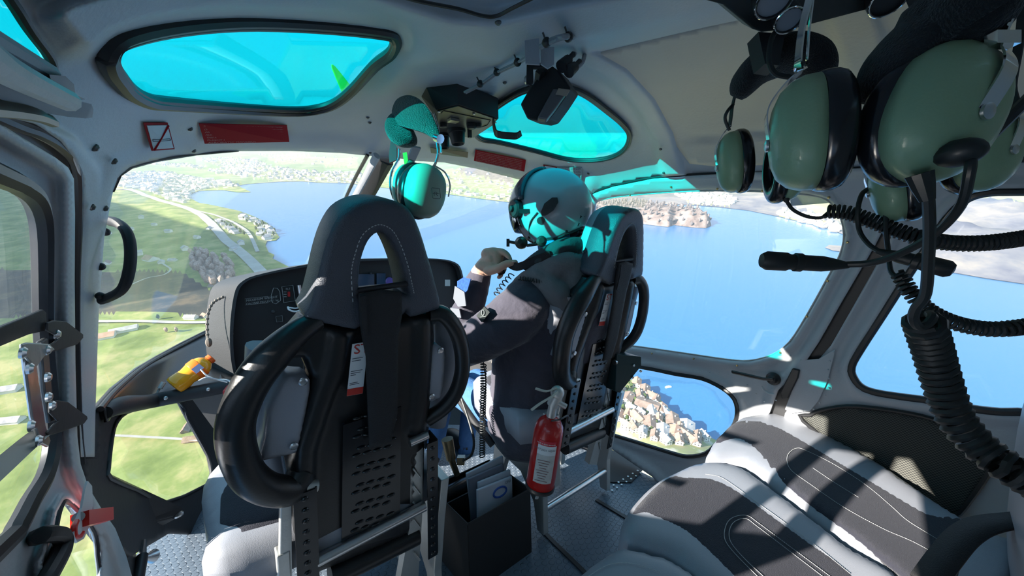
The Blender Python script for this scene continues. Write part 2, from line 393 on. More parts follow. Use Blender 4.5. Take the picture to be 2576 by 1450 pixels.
mb = MB(); rim(mb, DW2, 0.004, 0.008, 3); rim(mb, grow(DW2, -4), 0.002, 0.006, 3, mi=1); mb.build('window_seal', [rubber, steel], p)
GAPL = [(150,700),(150,540),(145,470),(110,425),(40,380),(-10,350),(-300,240),(-700,90),(-700,-40),(-300,90),(22,250),(120,285),(195,340),(222,390),(236,450),(232,540),(226,650),(224,850),(226,1000),(228,1120),(240,1150),(260,1230),(345,1400),(365,1700),(290,1700),(280,1400),(170,1250),(155,1100)]
o = panel('trim_2', GAPL, [], rubber, -0.014, 14, None, 0.01); tag(o, kind='structure')
mb = MB(); mb.tube([sk(q.x, q.y, -0.001) for q in spl([(-200,205,0),(15,305,0),(95,335,0),(158,374,0),(192,425,0),(196,560,0),(191,700,0),(192,900,0),(198,1080,0),(206,1170,0)], 5)], 0.006, 8)
tag(mb.build('trim_3', rubber), kind='structure')
# ---- right door
RW1 = [(1495,560),(1497,517),(1521,503),(1600,492),(1750,482),(1900,483),(2030,492),(2080,505),(2110,540),(2122,590),(2112,640),(2080,700),(2030,790),(1985,860),(1940,892),(1885,906),(1830,903),(1740,890),(1600,870),(1520,862),(1496,840),(1492,700)]
RW2 = [(1520,918),(1620,930),(1700,946),(1765,957),(1814,980),(1844,1007),(1851,1042),(1839,1076),(1804,1111),(1774,1138),(1730,1145),(1690,1136),(1600,1108),(1530,1085),(1505,1060),(1502,950)]
DR = [(1484,492),(1540,472),(1640,452),(1760,443),(1810,441),(2000,434),(2180,426),(2287,422),(2272,480),(2200,620),(2120,755),(2060,860),(2030,905),(2005,935),(1955,985),(1935,1040),(1900,1100),(1830,1230),(1760,1320),(1640,1200),(1545,1135),(1484,1100)]
def rdoor_rel(x, y):
    e = segd(x, y, DR, True); a = 0.015 * plat(e, 26, 14)
    b = 0.014 * bumpf(np.abs(segd(x, y, RW1, True) - 14), 15)
    c_ = 0.014 * bumpf(np.abs(segd(x, y, RW2, True) - 14), 14)
    return np.maximum(np.maximum(a, b), c_)
o = panel('door_2', DR, [sm(RW1, 2), sm(RW2, 2)], grey, 0.0, 9, rdoor_rel, 0.02); tag(o, kind='structure')
p = panel('window_8', sm(grow(RW1, 3), 2), [], glass, -0.004, 60, None, 0.003); tag(p, kind='structure')
mb = MB(); rim(mb, grow(RW1, 1), 0.003, 0.002, 3); mb.build('window_seal', alum, p)
mb = MB()
for (x, y) in [(1585,491),(1688,470),(1805,475),(1918,480),(2085,497),(2132,610),(2082,707),(2030,797),(1963,888),(1854,920),(1745,903),(1640,890)]:
    q = sk(x, y, 0.013); mb.lathe([(0.0045, 0), (0.0045, 0.002), (0.002, 0.004)], q, nrm(q), 10)
mb.build('window_screws', mat('brass_screw', (0.45, 0.33, 0.16), 0.35, 0.9), p)
p = panel('window_9', sm(grow(RW2, 2), 2), [], glass, -0.004, 60, None, 0.003); tag(p, kind='structure')
mb = MB(); rim(mb, grow(RW2, 4), 0.010, 0.008, 3); mb.build('window_seal', rubber, p)
# ---- right rear wall and its window
RW3 = [(3300,470),(2800,482),(2576,489),(2495,491),(2440,505),(2398,540),(2360,592),(2300,682),(2230,792),(2172,882),(2149,925),(2155,950),(2177,972),(2230,986),(2360,1004),(2450,1022),(2520,1030),(2600,1034),(2800,1080),(3300,1250)]
WR = [(2312,418),(2296,480),(2222,640),(2145,775),(2090,870),(2060,905),(2005,1000),(1975,1040),(1962,1100),(1990,1125),(2100,1185),(2217,1250),(2441,1400),(2600,1490),(3400,1950),(3400,352),(2576,404)]
def wr_rel(x, y): return np.maximum(0.018 * bumpf(np.abs(segd(x, y, RW3, True) - 22), 24), 0.016 * plat(segd(x, y, [(2312,418),(2296,480),(2222,640),(2145,775),(2090,870)]), 20, 10))
o = panel('wall_right', WR, [RW3], grey, 0.0, 13, wr_rel, 0.02); tag(o, kind='structure')
p = panel('window_10', grow(RW3, 2), [], glass, -0.004, 80, None, 0.003); tag(p, kind='structure')
mb = MB(); rim(mb, grow(RW3, 7), 0.012, 0.010, 3); mb.build('window_seal', rubber, p)
GAPR = [(2265,410),(2250,480),(2180,620),(2100,760),(2040,870),(1990,940),(1930,1000),(1900,1100),(1930,1180),(1990,1120),(2030,1000),(2080,905),(2110,880),(2165,785),(2242,645),(2316,485),(2335,410)]
o = panel('trim_4', GAPR, [], rubber, -0.014, 14, None, 0.01); tag(o, kind='structure')
mb = MB(); mb.tube([sk(q.x, q.y, 0.003) for q in spl([(x, y, 0) for x, y in [(1484,500),(1500,482),(1545,468),(1640,449),(1760,440),(1900,437),(2100,428),(2300,420),(2576,401),(3000,380)]], 4)], 0.008, 8)
tag(mb.build('trim_5', rubber), kind='structure')
# ---- floor with round studs
flm = bpy.data.materials.new('studded_floor_mat'); flm.use_nodes = True; nt = flm.node_tree; b = nt.nodes['Principled BSDF']
b.inputs['Base Color'].default_value = (0.13, 0.16, 0.20, 1); b.inputs['Roughness'].default_value = 0.32
tc = nt.nodes.new('ShaderNodeTexCoord'); mp = nt.nodes.new('ShaderNodeMapping'); mp.inputs['Scale'].default_value = (36, 36, 36); mp.inputs['Rotation'].default_value = (0, 0, 0.6)
vo = nt.nodes.new('ShaderNodeTexVoronoi'); vo.inputs['Randomness'].default_value = 0.0; vo.inputs['Scale'].default_value = 1.0; vo.voronoi_dimensions = '2D'
cr = nt.nodes.new('ShaderNodeMapRange'); cr.inputs['From Min'].default_value = 0.36; cr.inputs['From Max'].default_value = 0.42; cr.inputs['To Min'].default_value = 1; cr.inputs['To Max'].default_value = 0
bp = nt.nodes.new('ShaderNodeBump'); bp.inputs['Strength'].default_value = 1.0; bp.inputs['Distance'].default_value = 0.003
nt.links.new(tc.outputs['Object'], mp.inputs[0]); nt.links.new(mp.outputs[0], vo.inputs['Vector']); nt.links.new(vo.outputs['Distance'], cr.inputs['Value'])
nt.links.new(cr.outputs[0], bp.inputs['Height']); nt.links.new(bp.outputs[0], b.inputs['Normal'])
fl = [(-0.2,-0.45),(1.74,-0.45),(1.74,1.1),(1.66,1.6),(1.4,2.1),(1.1,2.4),(0.7,2.5),(0.45,2.45)]
edge = [onz(x, y, 0.0) for x, y in [(548,1080),(545,1150),(548,1185),(535,1215),(510,1234),(440,1258),(425,1270),(455,1292),(400,1325),(340,1400),(330,1460)]]
fl += [(q.x, q.y) for q in edge] + [(-0.2, 1.2)]
fm = MB(); fm.prism([Vector((x, y, 0)) for x, y in fl], (0, 0, -0.03)); o = fm.build('floor', flm, smooth=False); tag(o, kind='structure')

# ---- rear of the cabin beside and behind the camera
def wallholes(name, pts, holes, m, to3, thick=0.02):
    v2, f = cdt(pts, holes, 0.12); o = mk(name, [to3(a, b) for a, b in v2], f, m, smooth=False); md = o.modifiers.new('thickness', 'SOLIDIFY'); md.thickness = thick; md.offset = 0; return o
tag(wallholes('wall_left', [(-0.55, -0.05), (0.52, -0.05), (0.52, 1.55), (-0.55, 1.55)], [[(-0.38, 0.75), (0.42, 0.72), (0.47, 1.0), (0.47, 1.22), (0.30, 1.26), (0.17, 1.02), (-0.38, 1.0)]], grey, lambda a, b: Vector((-0.235, a, b))), kind='structure')  # unseen wall; opening shaped so sun strikes the cushions and misses the headsets
tag(wallholes('wall_back', [(-0.25, -0.05), (1.82, -0.05), (1.82, 1.7), (-0.25, 1.7)], [], grey, lambda a, b: Vector((a, -0.55, b))), kind='structure')

ys = [-.56, -.3, -.05, .2, .45]; rows = []
for y in ys:
    r = []
    for k in range(161):
        a = PI * (.16 + .68 * k / 160); cx_ = math.copysign(abs(math.cos(a)) ** (2 / PW), math.cos(a)); sx_ = abs(math.sin(a)) ** (2 / PW); r.append(Vector((XC + 1.05 * cx_, y, ZC + 1.08 * sx_)))
    rows.append(r)
o = mk('ceiling', [p for r in rows for p in r], [(i * 161 + j, i * 161 + j + 1, (i + 1) * 161 + j + 1, (i + 1) * 161 + j) for i in range(4) for j in range(160)], grey); tag(o, kind='structure')
# ================================================================== LANDSCAPE far below (metres; the ground's own up is UP)
HGT = 300.0; HAZE = 0.00011
GO = EYE - UP * HGT
def gpt(px, py): r = ray(px, py); t = HGT / -(r.dot(UP)); q = r * t; return (q.dot(GXv), q.dot(GYv))
def GW(gx, gy, h=0.0): return GO + GXv * gx + GYv * gy + UP * h
SH1 = [(1290,511),(1200,500),(1130,490),(1040,479),(930,470),(880,462),(800,460),(760,457),(700,458),(620,464),(598,468),(632,484),(600,485),(560,479),(500,481),(474,490),(480,500),(500,511),(530,516),(600,531),(640,546),(672,562),(690,580),(703,598),(694,606),(672,608),(668,618),(676,636),(690,642),(686,652),(725,672),(790,715),(900,775),(1040,815),(1200,850),(1400,905),(1560,948),(1600,962),(1640,988),(1700,1047),(1735,1078),(1770,1098),(1800,1110),(1870,1150),(2100,1400),(2500,2000),(2800,2600)]
LAND_A = [(-1500,2600),(-1500,360),(-600,350),(600,345),(1700,345),(3800,345),(3800,900),(2576,716),(2480,702),(2400,688),(2330,676),(2250,655),(2170,640),(2095,632),(2075,624),(2085,618),(2150,622),(2135,598),(2080,572),(2010,558),(1960,546),(1880,530),(1800,521),(1720,516),(1560,512),(1420,512)] + SH1
ISL = [(1440,540),(1497,549),(1560,559),(1620,565),(1680,572),(1695,567),(1740,573),(1775,575),(1789,568),(1785,560),(1760,548),(1700,532),(1640,522),(1570,517),(1500,522),(1440,530)]
TOWNS = [([(262,438),(330,443),(385,440),(440,442),(500,452),(575,458),(600,470),(540,474),(495,481),(474,490),(478,503),(474,516),(440,512),(400,500),(350,486),(300,476),(262,470)], 520),
 ([(490,400),(560,402),(640,406),(680,420),(760,432),(910,438),(900,464),(800,458),(700,455),(640,450),(560,442),(515,436),(560,424),(520,412)], 420),
 ([(376,411),(430,414),(520,424),(515,432),(430,424),(376,417)], 60),
 ([(606,548),(640,556),(668,570),(690,590),(690,604),(660,606),(650,590),(660,580),(640,566),(600,558)], 45),
 ([(545,560),(580,570),(620,590),(640,600),(600,602),(560,590)], 40),
 ([(1040,468),(1130,478),(1200,488),(1290,498),(1290,507),(1200,497),(1130,487),(1040,476)], 30),
 ([(1100,425),(1290,452),(1290,490),(1100,470)], 30),
 ([(1700,496),(1800,494),(1850,506),(1840,520),(1740,514)], 90),
 ([(1960,530),(2040,545),(2110,575),(2100,585),(2020,562),(1960,545)], 45),
 ([(650,392),(900,398),(900,425),(700,415)], 25)]
WOODS = [[(480,655),(505,648),(545,662),(560,690),(590,700),(596,715),(560,735),(530,735),(510,705),(490,690)], [(565,660),(585,662),(592,700),(575,690)], [(1155,425),(1230,430),(1290,445),(1290,466),(1220,450),(1160,440)]]
SCRUB_SHADE = [[(240,710),(320,698),(430,700),(460,700),(520,735),(560,745),(600,760),(560,810),(400,800),(250,805),(-200,830),(-200,690),(100,705)]]
def gm(name, c1, c2, sc, c3=None, rough=1.0):
    m = bpy.data.materials.new(name); m.use_nodes = True; nt = m.node_tree; b = nt.nodes['Principled BSDF']; b.inputs['Roughness'].default_value = rough; b.inputs['Specular IOR Level'].default_value = 0.05
    tc = nt.nodes.new('ShaderNodeTexCoord'); nz = nt.nodes.new('ShaderNodeTexNoise'); nz.inputs['Scale'].default_value = sc; nz.inputs['Detail'].default_value = 6; nz.inputs['Roughness'].default_value = 0.65
    rp = nt.nodes.new('ShaderNodeValToRGB'); rp.color_ramp.elements[0].position = 0.38; rp.color_ramp.elements[0].color = (*c1, 1); rp.color_ramp.elements[1].position = 0.62; rp.color_ramp.elements[1].color = (*c2, 1)
    if c3: e = rp.color_ramp.elements.new(0.5); e.color = (*c3, 1)
    nt.links.new(tc.outputs['Object'], nz.inputs['Vector']); nt.links.new(nz.outputs['Fac'], rp.inputs[0]); nt.links.new(rp.outputs[0], b.inputs['Base Color'])
    return m
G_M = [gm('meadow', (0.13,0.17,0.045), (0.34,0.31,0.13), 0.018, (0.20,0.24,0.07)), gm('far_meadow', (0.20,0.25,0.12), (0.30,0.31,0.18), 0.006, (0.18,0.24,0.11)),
       gm('village_ground', (0.28,0.25,0.15), (0.48,0.43,0.36), 0.03, (0.26,0.27,0.12)), gm('bare_wood', (0.12,0.09,0.08), (0.30,0.23,0.20), 0.03),
       gm('shaded_scrub', (0.035,0.04,0.035), (0.13,0.10,0.065), 0.02, (0.055,0.055,0.045)), gm('far_hills', (0.10,0.10,0.13), (0.27,0.23,0.20), 0.006, (0.17,0.16,0.17)), gm('pale_field', (0.33,0.33,0.17), (0.40,0.38,0.22), 0.01)]  # scrub tone is darkened with the shade lying over the woods
def hills(gx, gy):
    d = np.hypot(gx, gy)
    n = np.array([noise.noise(Vector((a / 420.0, b / 420.0, 3.1))) for a, b in zip(gx, gy)])
    n2 = np.array([noise.noise(Vector((a / 90.0, b / 90.0, 7.1))) for a, b in zip(gx, gy)])
    return n, n2, d
def land(name, outer, step, hf, mf):
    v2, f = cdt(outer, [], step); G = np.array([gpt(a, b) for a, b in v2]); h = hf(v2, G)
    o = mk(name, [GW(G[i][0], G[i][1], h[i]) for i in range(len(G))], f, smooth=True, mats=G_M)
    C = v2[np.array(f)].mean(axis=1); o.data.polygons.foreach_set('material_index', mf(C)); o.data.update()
    bm = bmesh.new(); bm.from_mesh(o.data); bm.normal_update()
    for fc in bm.faces:
        if fc.normal.dot(UP) < 0: fc.normal_flip()
    bm.to_mesh(o.data); bm.free(); tag(o, kind='structure'); return o
SHL = LAND_A[6:]
def hf(v2, G):
    n, n2, d = hills(G[:, 0], G[:, 1]); e = segd(v2[:, 0], v2[:, 1], SHL, False)
    k = np.clip(e / 60, 0, 1) * np.clip((d - 350) / 900, 0.0, 1)
    far = np.clip((v2[:, 0] - 1500) / 500, 0, 1) * np.clip(e / 120, 0, 1)
    return 1.5 + k * (14 + 22 * n + 4 * n2) + far * (35 + 60 * n + 22 * n2)
def mf(C):
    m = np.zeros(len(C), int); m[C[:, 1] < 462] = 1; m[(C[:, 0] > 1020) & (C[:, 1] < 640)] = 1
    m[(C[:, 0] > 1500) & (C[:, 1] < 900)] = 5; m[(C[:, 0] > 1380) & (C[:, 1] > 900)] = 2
    for t, _ in TOWNS: m[inpolys(C[:, 0], C[:, 1], t)] = 2
    for t in WOODS: m[inpolys(C[:, 0], C[:, 1], t)] = 3
    for t in SCRUB_SHADE: m[inpolys(C[:, 0], C[:, 1], t)] = 4
    for t in [[(2460,500),(2560,500),(2640,530),(2620,560),(2540,560),(2490,545)], [(2040,508),(2090,515),(2112,560),(2050,548),(1985,520)], [(2530,640),(2640,630),(2640,680),(2560,660)]]: m[inpolys(C[:, 0], C[:, 1], t)] = 6
    return m
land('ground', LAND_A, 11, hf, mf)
def hi(v2, G):
    n, n2, d = hills(G[:, 0], G[:, 1]); e = segd(v2[:, 0], v2[:, 1], ISL, True); return 1 + np.clip(e / 14, 0, 1) ** 0.7 * (42 + 12 * n) + np.clip(e / 5, 0, 1) * n2 * 5
isl = land('ground', ISL, 4, hi, lambda C: np.full(len(C), 3))
# lake
lk = bpy.data.materials.new('lake_water'); lk.use_nodes = True; nt = lk.node_tree; b = nt.nodes['Principled BSDF']
b.inputs['Base Color'].default_value = (0.03, 0.14, 0.30, 1); b.inputs['Roughness'].default_value = 0.22; b.inputs['Specular IOR Level'].default_value = 0.5
tc = nt.nodes.new('ShaderNodeTexCoord'); nz = nt.nodes.new('ShaderNodeTexNoise'); nz.inputs['Scale'].default_value = 0.15; nz.inputs['Detail'].default_value = 4
bp = nt.nodes.new('ShaderNodeBump'); bp.inputs['Strength'].default_value = 0.25; bp.inputs['Distance'].default_value = 1.0
nt.links.new(tc.outputs['Object'], nz.inputs[0]); nt.links.new(nz.outputs['Fac'], bp.inputs['Height']); nt.links.new(bp.outputs[0], b.inputs['Normal'])
R = 14000
o = mk('lake', [GW(-R, -900), GW(R, -900), GW(R, R), GW(-R, R)], [(0, 1, 2, 3)], lk, smooth=False); tag(o, kind='structure')
# mountain on the left, out of the frame, whose shade lies over the near shore
SHD = [(-700,420),(60,448),(280,512),(350,526),(420,546),(500,572),(560,588),(605,594),(645,606),(672,606),(690,640),(760,690),(640,690),(520,672),(490,664),(440,652),(330,650),(200,657),(-700,700)]
sh = Vector((SUN.dot(GXv), SUN.dot(GYv))); tanE = SUN.dot(UP) / sh.length; sh.normalize(); L = 1300.0
top = []; foot = []
cg = Vector((0, 0))
T2 = [Vector(gpt(x, y)) + sh * L for x, y in SHD]
for q in T2: cg += q / len(T2)
for i, q in enumerate(T2):
    top.append(GW(q.x, q.y, L * tanE)); w_ = q + (q - cg).normalized() * 350; foot.append(GW(w_.x, w_.y, -5))
mb = MB(); n = len(top); tri = geometry.tessellate_polygon([[Vector((q.x, q.y, 0)) for q in T2]])
mb.add(top + foot, [tuple(t) for t in tri] + [(i, (i + 1) % n, n + (i + 1) % n, n + i) for i in range(n)])
o = mb.build('mountain', G_M[3]); tag(o, kind='structure')
# ---- roads
def road(pts, wd, m, label, cat='road', h=3.0):
    G = [Vector(gpt(a, b)) for a, b in pts]; G = spl([(q.x, q.y, 0) for q in G], 6); v = []; f = []
    for i, q in enumerate(G):
        t = (G[min(i + 1, len(G) - 1)] - G[max(i - 1, 0)]).normalized(); nn = Vector((-t.y, t.x, 0)) * wd / 2
        v += [GW((q + nn).x, (q + nn).y, hh(q) + h), GW((q - nn).x, (q - nn).y, hh(q) + h)]
        if i: f.append((2 * i - 2, 2 * i - 1, 2 * i + 1, 2 * i))
    o = mk('road', v, f, m, smooth=False); return tag(o, label, cat)
def hh(q):
    px, py = topx(q.x, q.y); v = np.array([[px, py]]); return float(hf(v, np.array([[q.x, q.y]]))[0])
def topx(gx, gy):
    d = ROT.transposed() @ (GW(gx, gy) - EYE); return CX + F * d.x / -d.z, CY - F * d.y / -d.z
asph = gm('road_pale', (0.36,0.33,0.30), (0.42,0.39,0.36), 0.05)
road([(240,474),(310,487),(400,511),(470,532),(505,550),(535,578),(575,618),(620,655),(665,700),(690,740)], 24, asph, 'wide pale motorway running through green fields toward the lake shore')
road([(480,534),(560,558),(600,578),(630,600),(650,640)], 9, asph, 'narrow lakeside road branching off beside the wide motorway')
road([(100,833),(255,829),(400,827),(520,824),(600,815)], 8, asph, 'pale country lane crossing the near meadow left to right')
road([(412,680),(425,688),(436,698),(420,712),(380,722),(340,740)], 4, asph, 'winding farm track below the orange-roofed farmhouse')
road([(255,1110),(300,1108),(400,1112),(520,1118),(600,1122)], 3, asph, 'thin footpath crossing the meadow seen through the chin window')
# ---- houses
wallm = gm('house_wall', (0.70,0.67,0.62), (0.80,0.77,0.73), 0.08); roofb = gm('roof_brown', (0.20,0.14,0.11), (0.30,0.22,0.18), 0.1)
roofo = gm('roof_orange', (0.36,0.20,0.14), (0.44,0.28,0.21), 0.1); roofg = gm('roof_grey', (0.30,0.28,0.28), (0.46,0.44,0.43), 0.1); winm = mat('house_window', (0.03, 0.03, 0.04), 0.3)
GR = Matrix((GXv, GYv, UP)).transposed()
def house_mesh(w, l, h, rh, flat=False):
    v = [(-w, -l, 0), (w, -l, 0), (w, l, 0), (-w, l, 0), (-w, -l, h), (w, -l, h), (w, l, h), (-w, l, h), (0, -l, h + rh), (0, l, h + rh)]
    f = [(0, 1, 5, 4), (1, 2, 6, 5), (2, 3, 7, 6), (3, 0, 4, 7), (4, 5, 8), (6, 7, 9)]
    e = 0.9; k = rh / w * e
    r = [(-w - e, -l - e, h - k + .15), (0, -l - e, h + rh + .15), (0, l + e, h + rh + .15), (-w - e, l + e, h - k + .15), (w + e, -l - e, h - k + .15), (w + e, l + e, h - k + .15)]
    r2 = [(a, b, c + .35) for a, b, c in r]; rf = [(0, 1, 2, 3), (1, 4, 5, 2), (6, 9, 8, 7), (7, 8, 11, 10), (0, 3, 9, 6), (4, 10, 11, 5), (0, 6, 7, 1), (1, 7, 10, 4), (3, 2, 8, 9), (2, 5, 11, 8)]
    return [Vector(q) for q in v], f, [Vector(q) for q in r + r2], rf
WV = {}
def mesh_of(nm, v, f, m):
    me = bpy.data.meshes.new(nm); me.from_pydata([tuple(q) for q in v], [], f); me.materials.append(m); me.update(); return me
def place(o, gx, gy, h, ang): o.matrix_basis = Matrix.Translation(GW(gx, gy, h)) @ (GR @ Matrix.Rotation(ang, 3, 'Z')).to_4x4()
def big_house(px, py, w, l, h, rh, ang, roof, label, cat='house', wm=None, group=None, windows=True):
    gx, gy = gpt(px, py); t = bpy.data.objects.new('house', None); COL.objects.link(t); tag(t, label, cat, group); place(t, gx, gy, hh(Vector((gx, gy, 0))) - 1, ang)
    v, f, r, rf = house_mesh(w, l, h, rh)
    for nm, a, b_, m in (('wall', v, f, wm or wallm), ('roof', r, rf, roof)):
        c_ = bpy.data.objects.new(nm, mesh_of(nm, a, b_, m)); COL.objects.link(c_); c_.parent = t
    if windows:
        mb = MB()
        for sgn in (-1, 1):
            for k in range(max(2, int(l / 2.2))):
                y = -l + (k + 0.5) * 2 * l / max(2, int(l / 2.2))
                for z in np.arange(2.0, h - 0.5, 2.9): mb.box((sgn * w, y, z), (0.2, 1.1, 1.3))
            for z in np.arange(2.0, h + rh * .5, 2.9):
                for x in (-w * .45, w * .45): mb.box((x, sgn * l, z), (1.1, 0.2, 1.3))
        c_ = mk('window_panes', mb.v, mb.f, winm, smooth=False); c_.parent = t
        mb = MB(); mb.box((w * .4, l * .3, h + rh * .8), (.9, .9, 2.2)); c_ = mk('chimney', mb.v, mb.f, wm or wallm, smooth=False); c_.parent = t
    return t
an = math.radians
big_house(385,668,11,16,6,7,an(65),roofo,'large farmhouse with an orange roof on the small sunlit meadow', windows=False)
big_house(412,677,6,9,4,4,an(40),roofg,'grey-roofed barn just below the orange-roofed farmhouse','barn',windows=False)
big_house(440,671,5,8,4,3,an(95),roofg,'pale shed right of the orange-roofed farmhouse','shed',windows=False)
big_house(277,683,6,8,4,5,an(30),roofb,'brown-roofed farm house behind the black grab handle','house',windows=False)
big_house(320,848,8,16,4.5,3,an(125),roofg,'long grey-roofed farm building by the pale country lane','barn',windows=False)
big_house(268,866,9,14,4.5,4,an(120),roofo,'orange-roofed barn left of the long grey-roofed farm building','barn',windows=False)
big_house(485,812,5,9,5,3,an(90),roofg,'grey-roofed shed behind the country lane near the instrument panel','shed',windows=False)
big_house(520,806,4,6,4,3,an(60),roofo,'small orange-roofed house right of the grey-roofed lane shed','house',windows=False)
wood_m = gm('weathered_wood', (0.22,0.15,0.10), (0.34,0.25,0.17), 0.2)
big_house(472,1086,3.5,6,3,3,an(20),roofb,'brown wooden farm hut seen in the chin window, nearer the top','hut',wood_m,windows=False)
big_house(487,1112,4,7,3,3,an(100),wood_m,'pale boarded farm hut seen in the chin window, lower of two','hut',wood_m,windows=False)
big_house(30,1003,6,11,5,3.5,an(110),roofg,'blue-grey roofed building seen low in the left door window','house',windows=False)
big_house(40,1075,5,9,4,3.5,an(100),roofg,'grey-roofed barn seen under the building in the left door window','barn',windows=False)
RH = [(1620,996,1,an(-20),roofb,'hillside house with brown roof nearest the seat post'),(1607,1010,.8,an(-10),roofb,'small brown-roofed house left of the lawn'),
(1577,1020,1,an(-35),roofb,'brown-roofed house beside the black seat post'),(1624,1042,1.7,an(58),roofb,'big cream apartment house with a flat-looking brown roof'),
(1600,975,.9,an(-20),roofo,'orange-brown roofed house at the top of the shore'),(1660,1049,1,an(-25),roofo,'orange-roofed house just above the white terrace'),
(1637,1060,1,an(-10),roofg,'grey-roofed house right below the big apartment house'),(1672,1058,1,an(15),roofg,'pale grey-roofed house near the harbour quay'),
(1601,1075,1.1,an(20),roofo,'pinkish-roofed house low on the left of the village'),(1552,1062,.9,an(-20),roofo,'red-roofed house at the left edge of the lower door window'),
(1687,1078,1.2,an(-15),roofb,'brown-roofed white house facing the lake'),(1630,1093,1.1,an(-15),roofb,'brown-roofed white house beside the sunlit lane'),
(1722,1097,1.4,an(-25),roofg,'long grey-roofed house close to the shore'),(1662,1118,1.1,an(-20),roofg,'white house with grey dormer roof at the bottom of the view'),
(1690,1122,1.2,an(-30),roofo,'red-roofed house at the bottom of the village'),(1724,1126,1.1,an(30),roofo,'orange-roofed house bottom right beside the seal'),
(1640,1010,.9,an(45),roofb,'terraced house facing the water above the apartments'),(1585,1047,.7,an(40),roofg,'small grey shed beside the cream apartment house')]
RH += [(x, y, .65, an(a), (roofb, roofg, roofo)[k % 3], None) for k, (x, y, a) in enumerate([(1562,1000,-20),(1552,1034,30),(1577,1064,-30),(1590,1100,10),(1612,1118,-20),(1573,1092,40),(1640,1131,-25),(1668,1146,20),(1700,1144,-15),(1748,1120,-30),(1768,1112,15),(1652,1078,-20),(1745,1140,-20),(1610,1062,30),(1705,1098,-25),(1648,1020,-30)])]
for (x, y, s, a, rf_, lb) in RH:
    lb = lb or 'pale house tightly packed among the others in the lakeside village'
    big_house(x, y, 5.4 * s, 7.2 * s, 7, 3.0, a, rf_, lb, 'house', group='houses of the lakeside village below the right door' if 'tightly' not in lb else 'tightly packed houses of the lakeside village')
# small far houses: the nearest 290 as things, the rest one mass
tv, tf, trv, trf = house_mesh(6, 8, 6, 4); me_s = bpy.data.meshes.new('house'); me_s.from_pydata([tuple(q) for q in tv + trv], [], tf + [tuple(i + len(tv) for i in q) for q in trf])
me_s.materials.append(wallm); me_s.materials.append(roofg); me_s.polygons.foreach_set('material_index', [0] * len(tf) + [1] * len(trf)); me_s.update()
spots = []; rr = random.Random(5); OCC = {}
RDS = [[Vector(gpt(a, b)) for a, b in q] for q in ([(240,474),(310,487),(400,511),(470,532),(505,550),(535,578),(575,618)], [(480,534),(560,558),(600,578),(630,600),(650,640)])]
def free(gx, gy, d):
    i, j = int(gx // d), int(gy // d)
    for a in (-1, 0, 1):
        for b in (-1, 0, 1):
            for (x, y) in OCC.get((d, i + a, j + b), ()):
                if (x - gx) ** 2 + (y - gy) ** 2 < d * d: return False
    if d > 15 and any(float(segd(gx, gy, r)) < 26 for r in RDS): return False
    OCC.setdefault((d, i, j), []).append((gx, gy)); return True
for ti, (poly, n) in enumerate(TOWNS):
    G = [gpt(a, b) for a, b in poly]; xs = [q[0] for q in G]; ys = [q[1] for q in G]; k = 0; tries = 0
    while k < n and tries < 20000:
        tries += 1; gx = rr.uniform(min(xs), max(xs)); gy = rr.uniform(min(ys), max(ys))
        if inpoly(gx, gy, G) and free(gx, gy, 24): spots.append((math.hypot(gx, gy), gx, gy, ti)); k += 1
for (x, y) in [(352,655),(470,640),(512,655),(430,600),(395,585),(500,610),(590,640),(610,625),(530,590),(335,600),(300,570),(360,560),(280,610)]: gx, gy = gpt(x, y); spots.append((math.hypot(gx, gy), gx, gy, 20))
spots.sort(); TN = {0:'small pale house in the lakeside town at the left bay',1:'small pale house in the far town behind the bay',2:'small pale house in the row along the far valley road',3:'small house along the edge of the near green peninsula',4:'small house where the peninsula meets the shaded hillside',5:'small house on the far shore under the hanging headset',6:'small farmhouse on the far green slope behind the helmet',7:'small pale house in the hazy town across the lake on the right',8:'small pale house on the hazy right-hand shore',9:'small farmhouse on the far green hillside, top of windshield',20:'small house on the shaded slope above the near meadow'}
mass = MB()
for i, (d, gx, gy, ti) in enumerate(spots):
    a = rr.uniform(0, 3.14); s = rr.uniform(0.7, 1.25) * (1 if ti in (3, 4, 20) else 1.25); hz = hh(Vector((gx, gy, 0)))
    if i < 285:
        o = bpy.data.objects.new('house', me_s); COL.objects.link(o); place(o, gx, gy, hz, a); o.scale = (s, s, s); tag(o, TN[ti], 'house', TN[ti].replace('small', 'houses like the small', 1))
    else:
        M3 = GR @ Matrix.Rotation(a, 3, 'Z'); c0 = GW(gx, gy, hz); mass.add([M3 @ (q * s) + c0 for q in tv], tf, 0); mass.add([M3 @ (q * s) + c0 for q in trv], trf, 1)
o = mass.build('houses', [wallm, roofg], smooth=False); tag(o, 'pale houses of the far towns packed together round the bay', 'houses', kind='stuff')
# ---- trees
def crown_mesh(nm, r, h, m, seed, k=26):
    bm = bmesh.new(); bmesh.ops.create_icosphere(bm, subdivisions=2, radius=1.0); rr_ = random.Random(seed)
    for v in bm.verts:
        q = 1 + 0.45 * noise.noise(v.co * 2.2 + Vector((seed, 0, 0))); v.co = Vector((v.co.x * r * q, v.co.y * r * q, h * .58 + v.co.z * h * .45 * q))
    me = bpy.data.meshes.new(nm); bm.to_mesh(me); bm.free(); me.materials.append(m); return me
barem = gm('bare_crown', (0.28,0.20,0.17), (0.50,0.38,0.32), 0.8); evm = gm('green_crown', (0.03,0.06,0.02), (0.09,0.12,0.04), 0.8); ism = gm('island_crown', (0.10,0.09,0.09), (0.22,0.19,0.18), 0.5)
trk = MB(); trk.cyl((0, 0, 0), (0, 0, 8), .5, .3, 6); trm = mesh_of('trunk', trk.v, trk.f, wood_m)
CR = {}
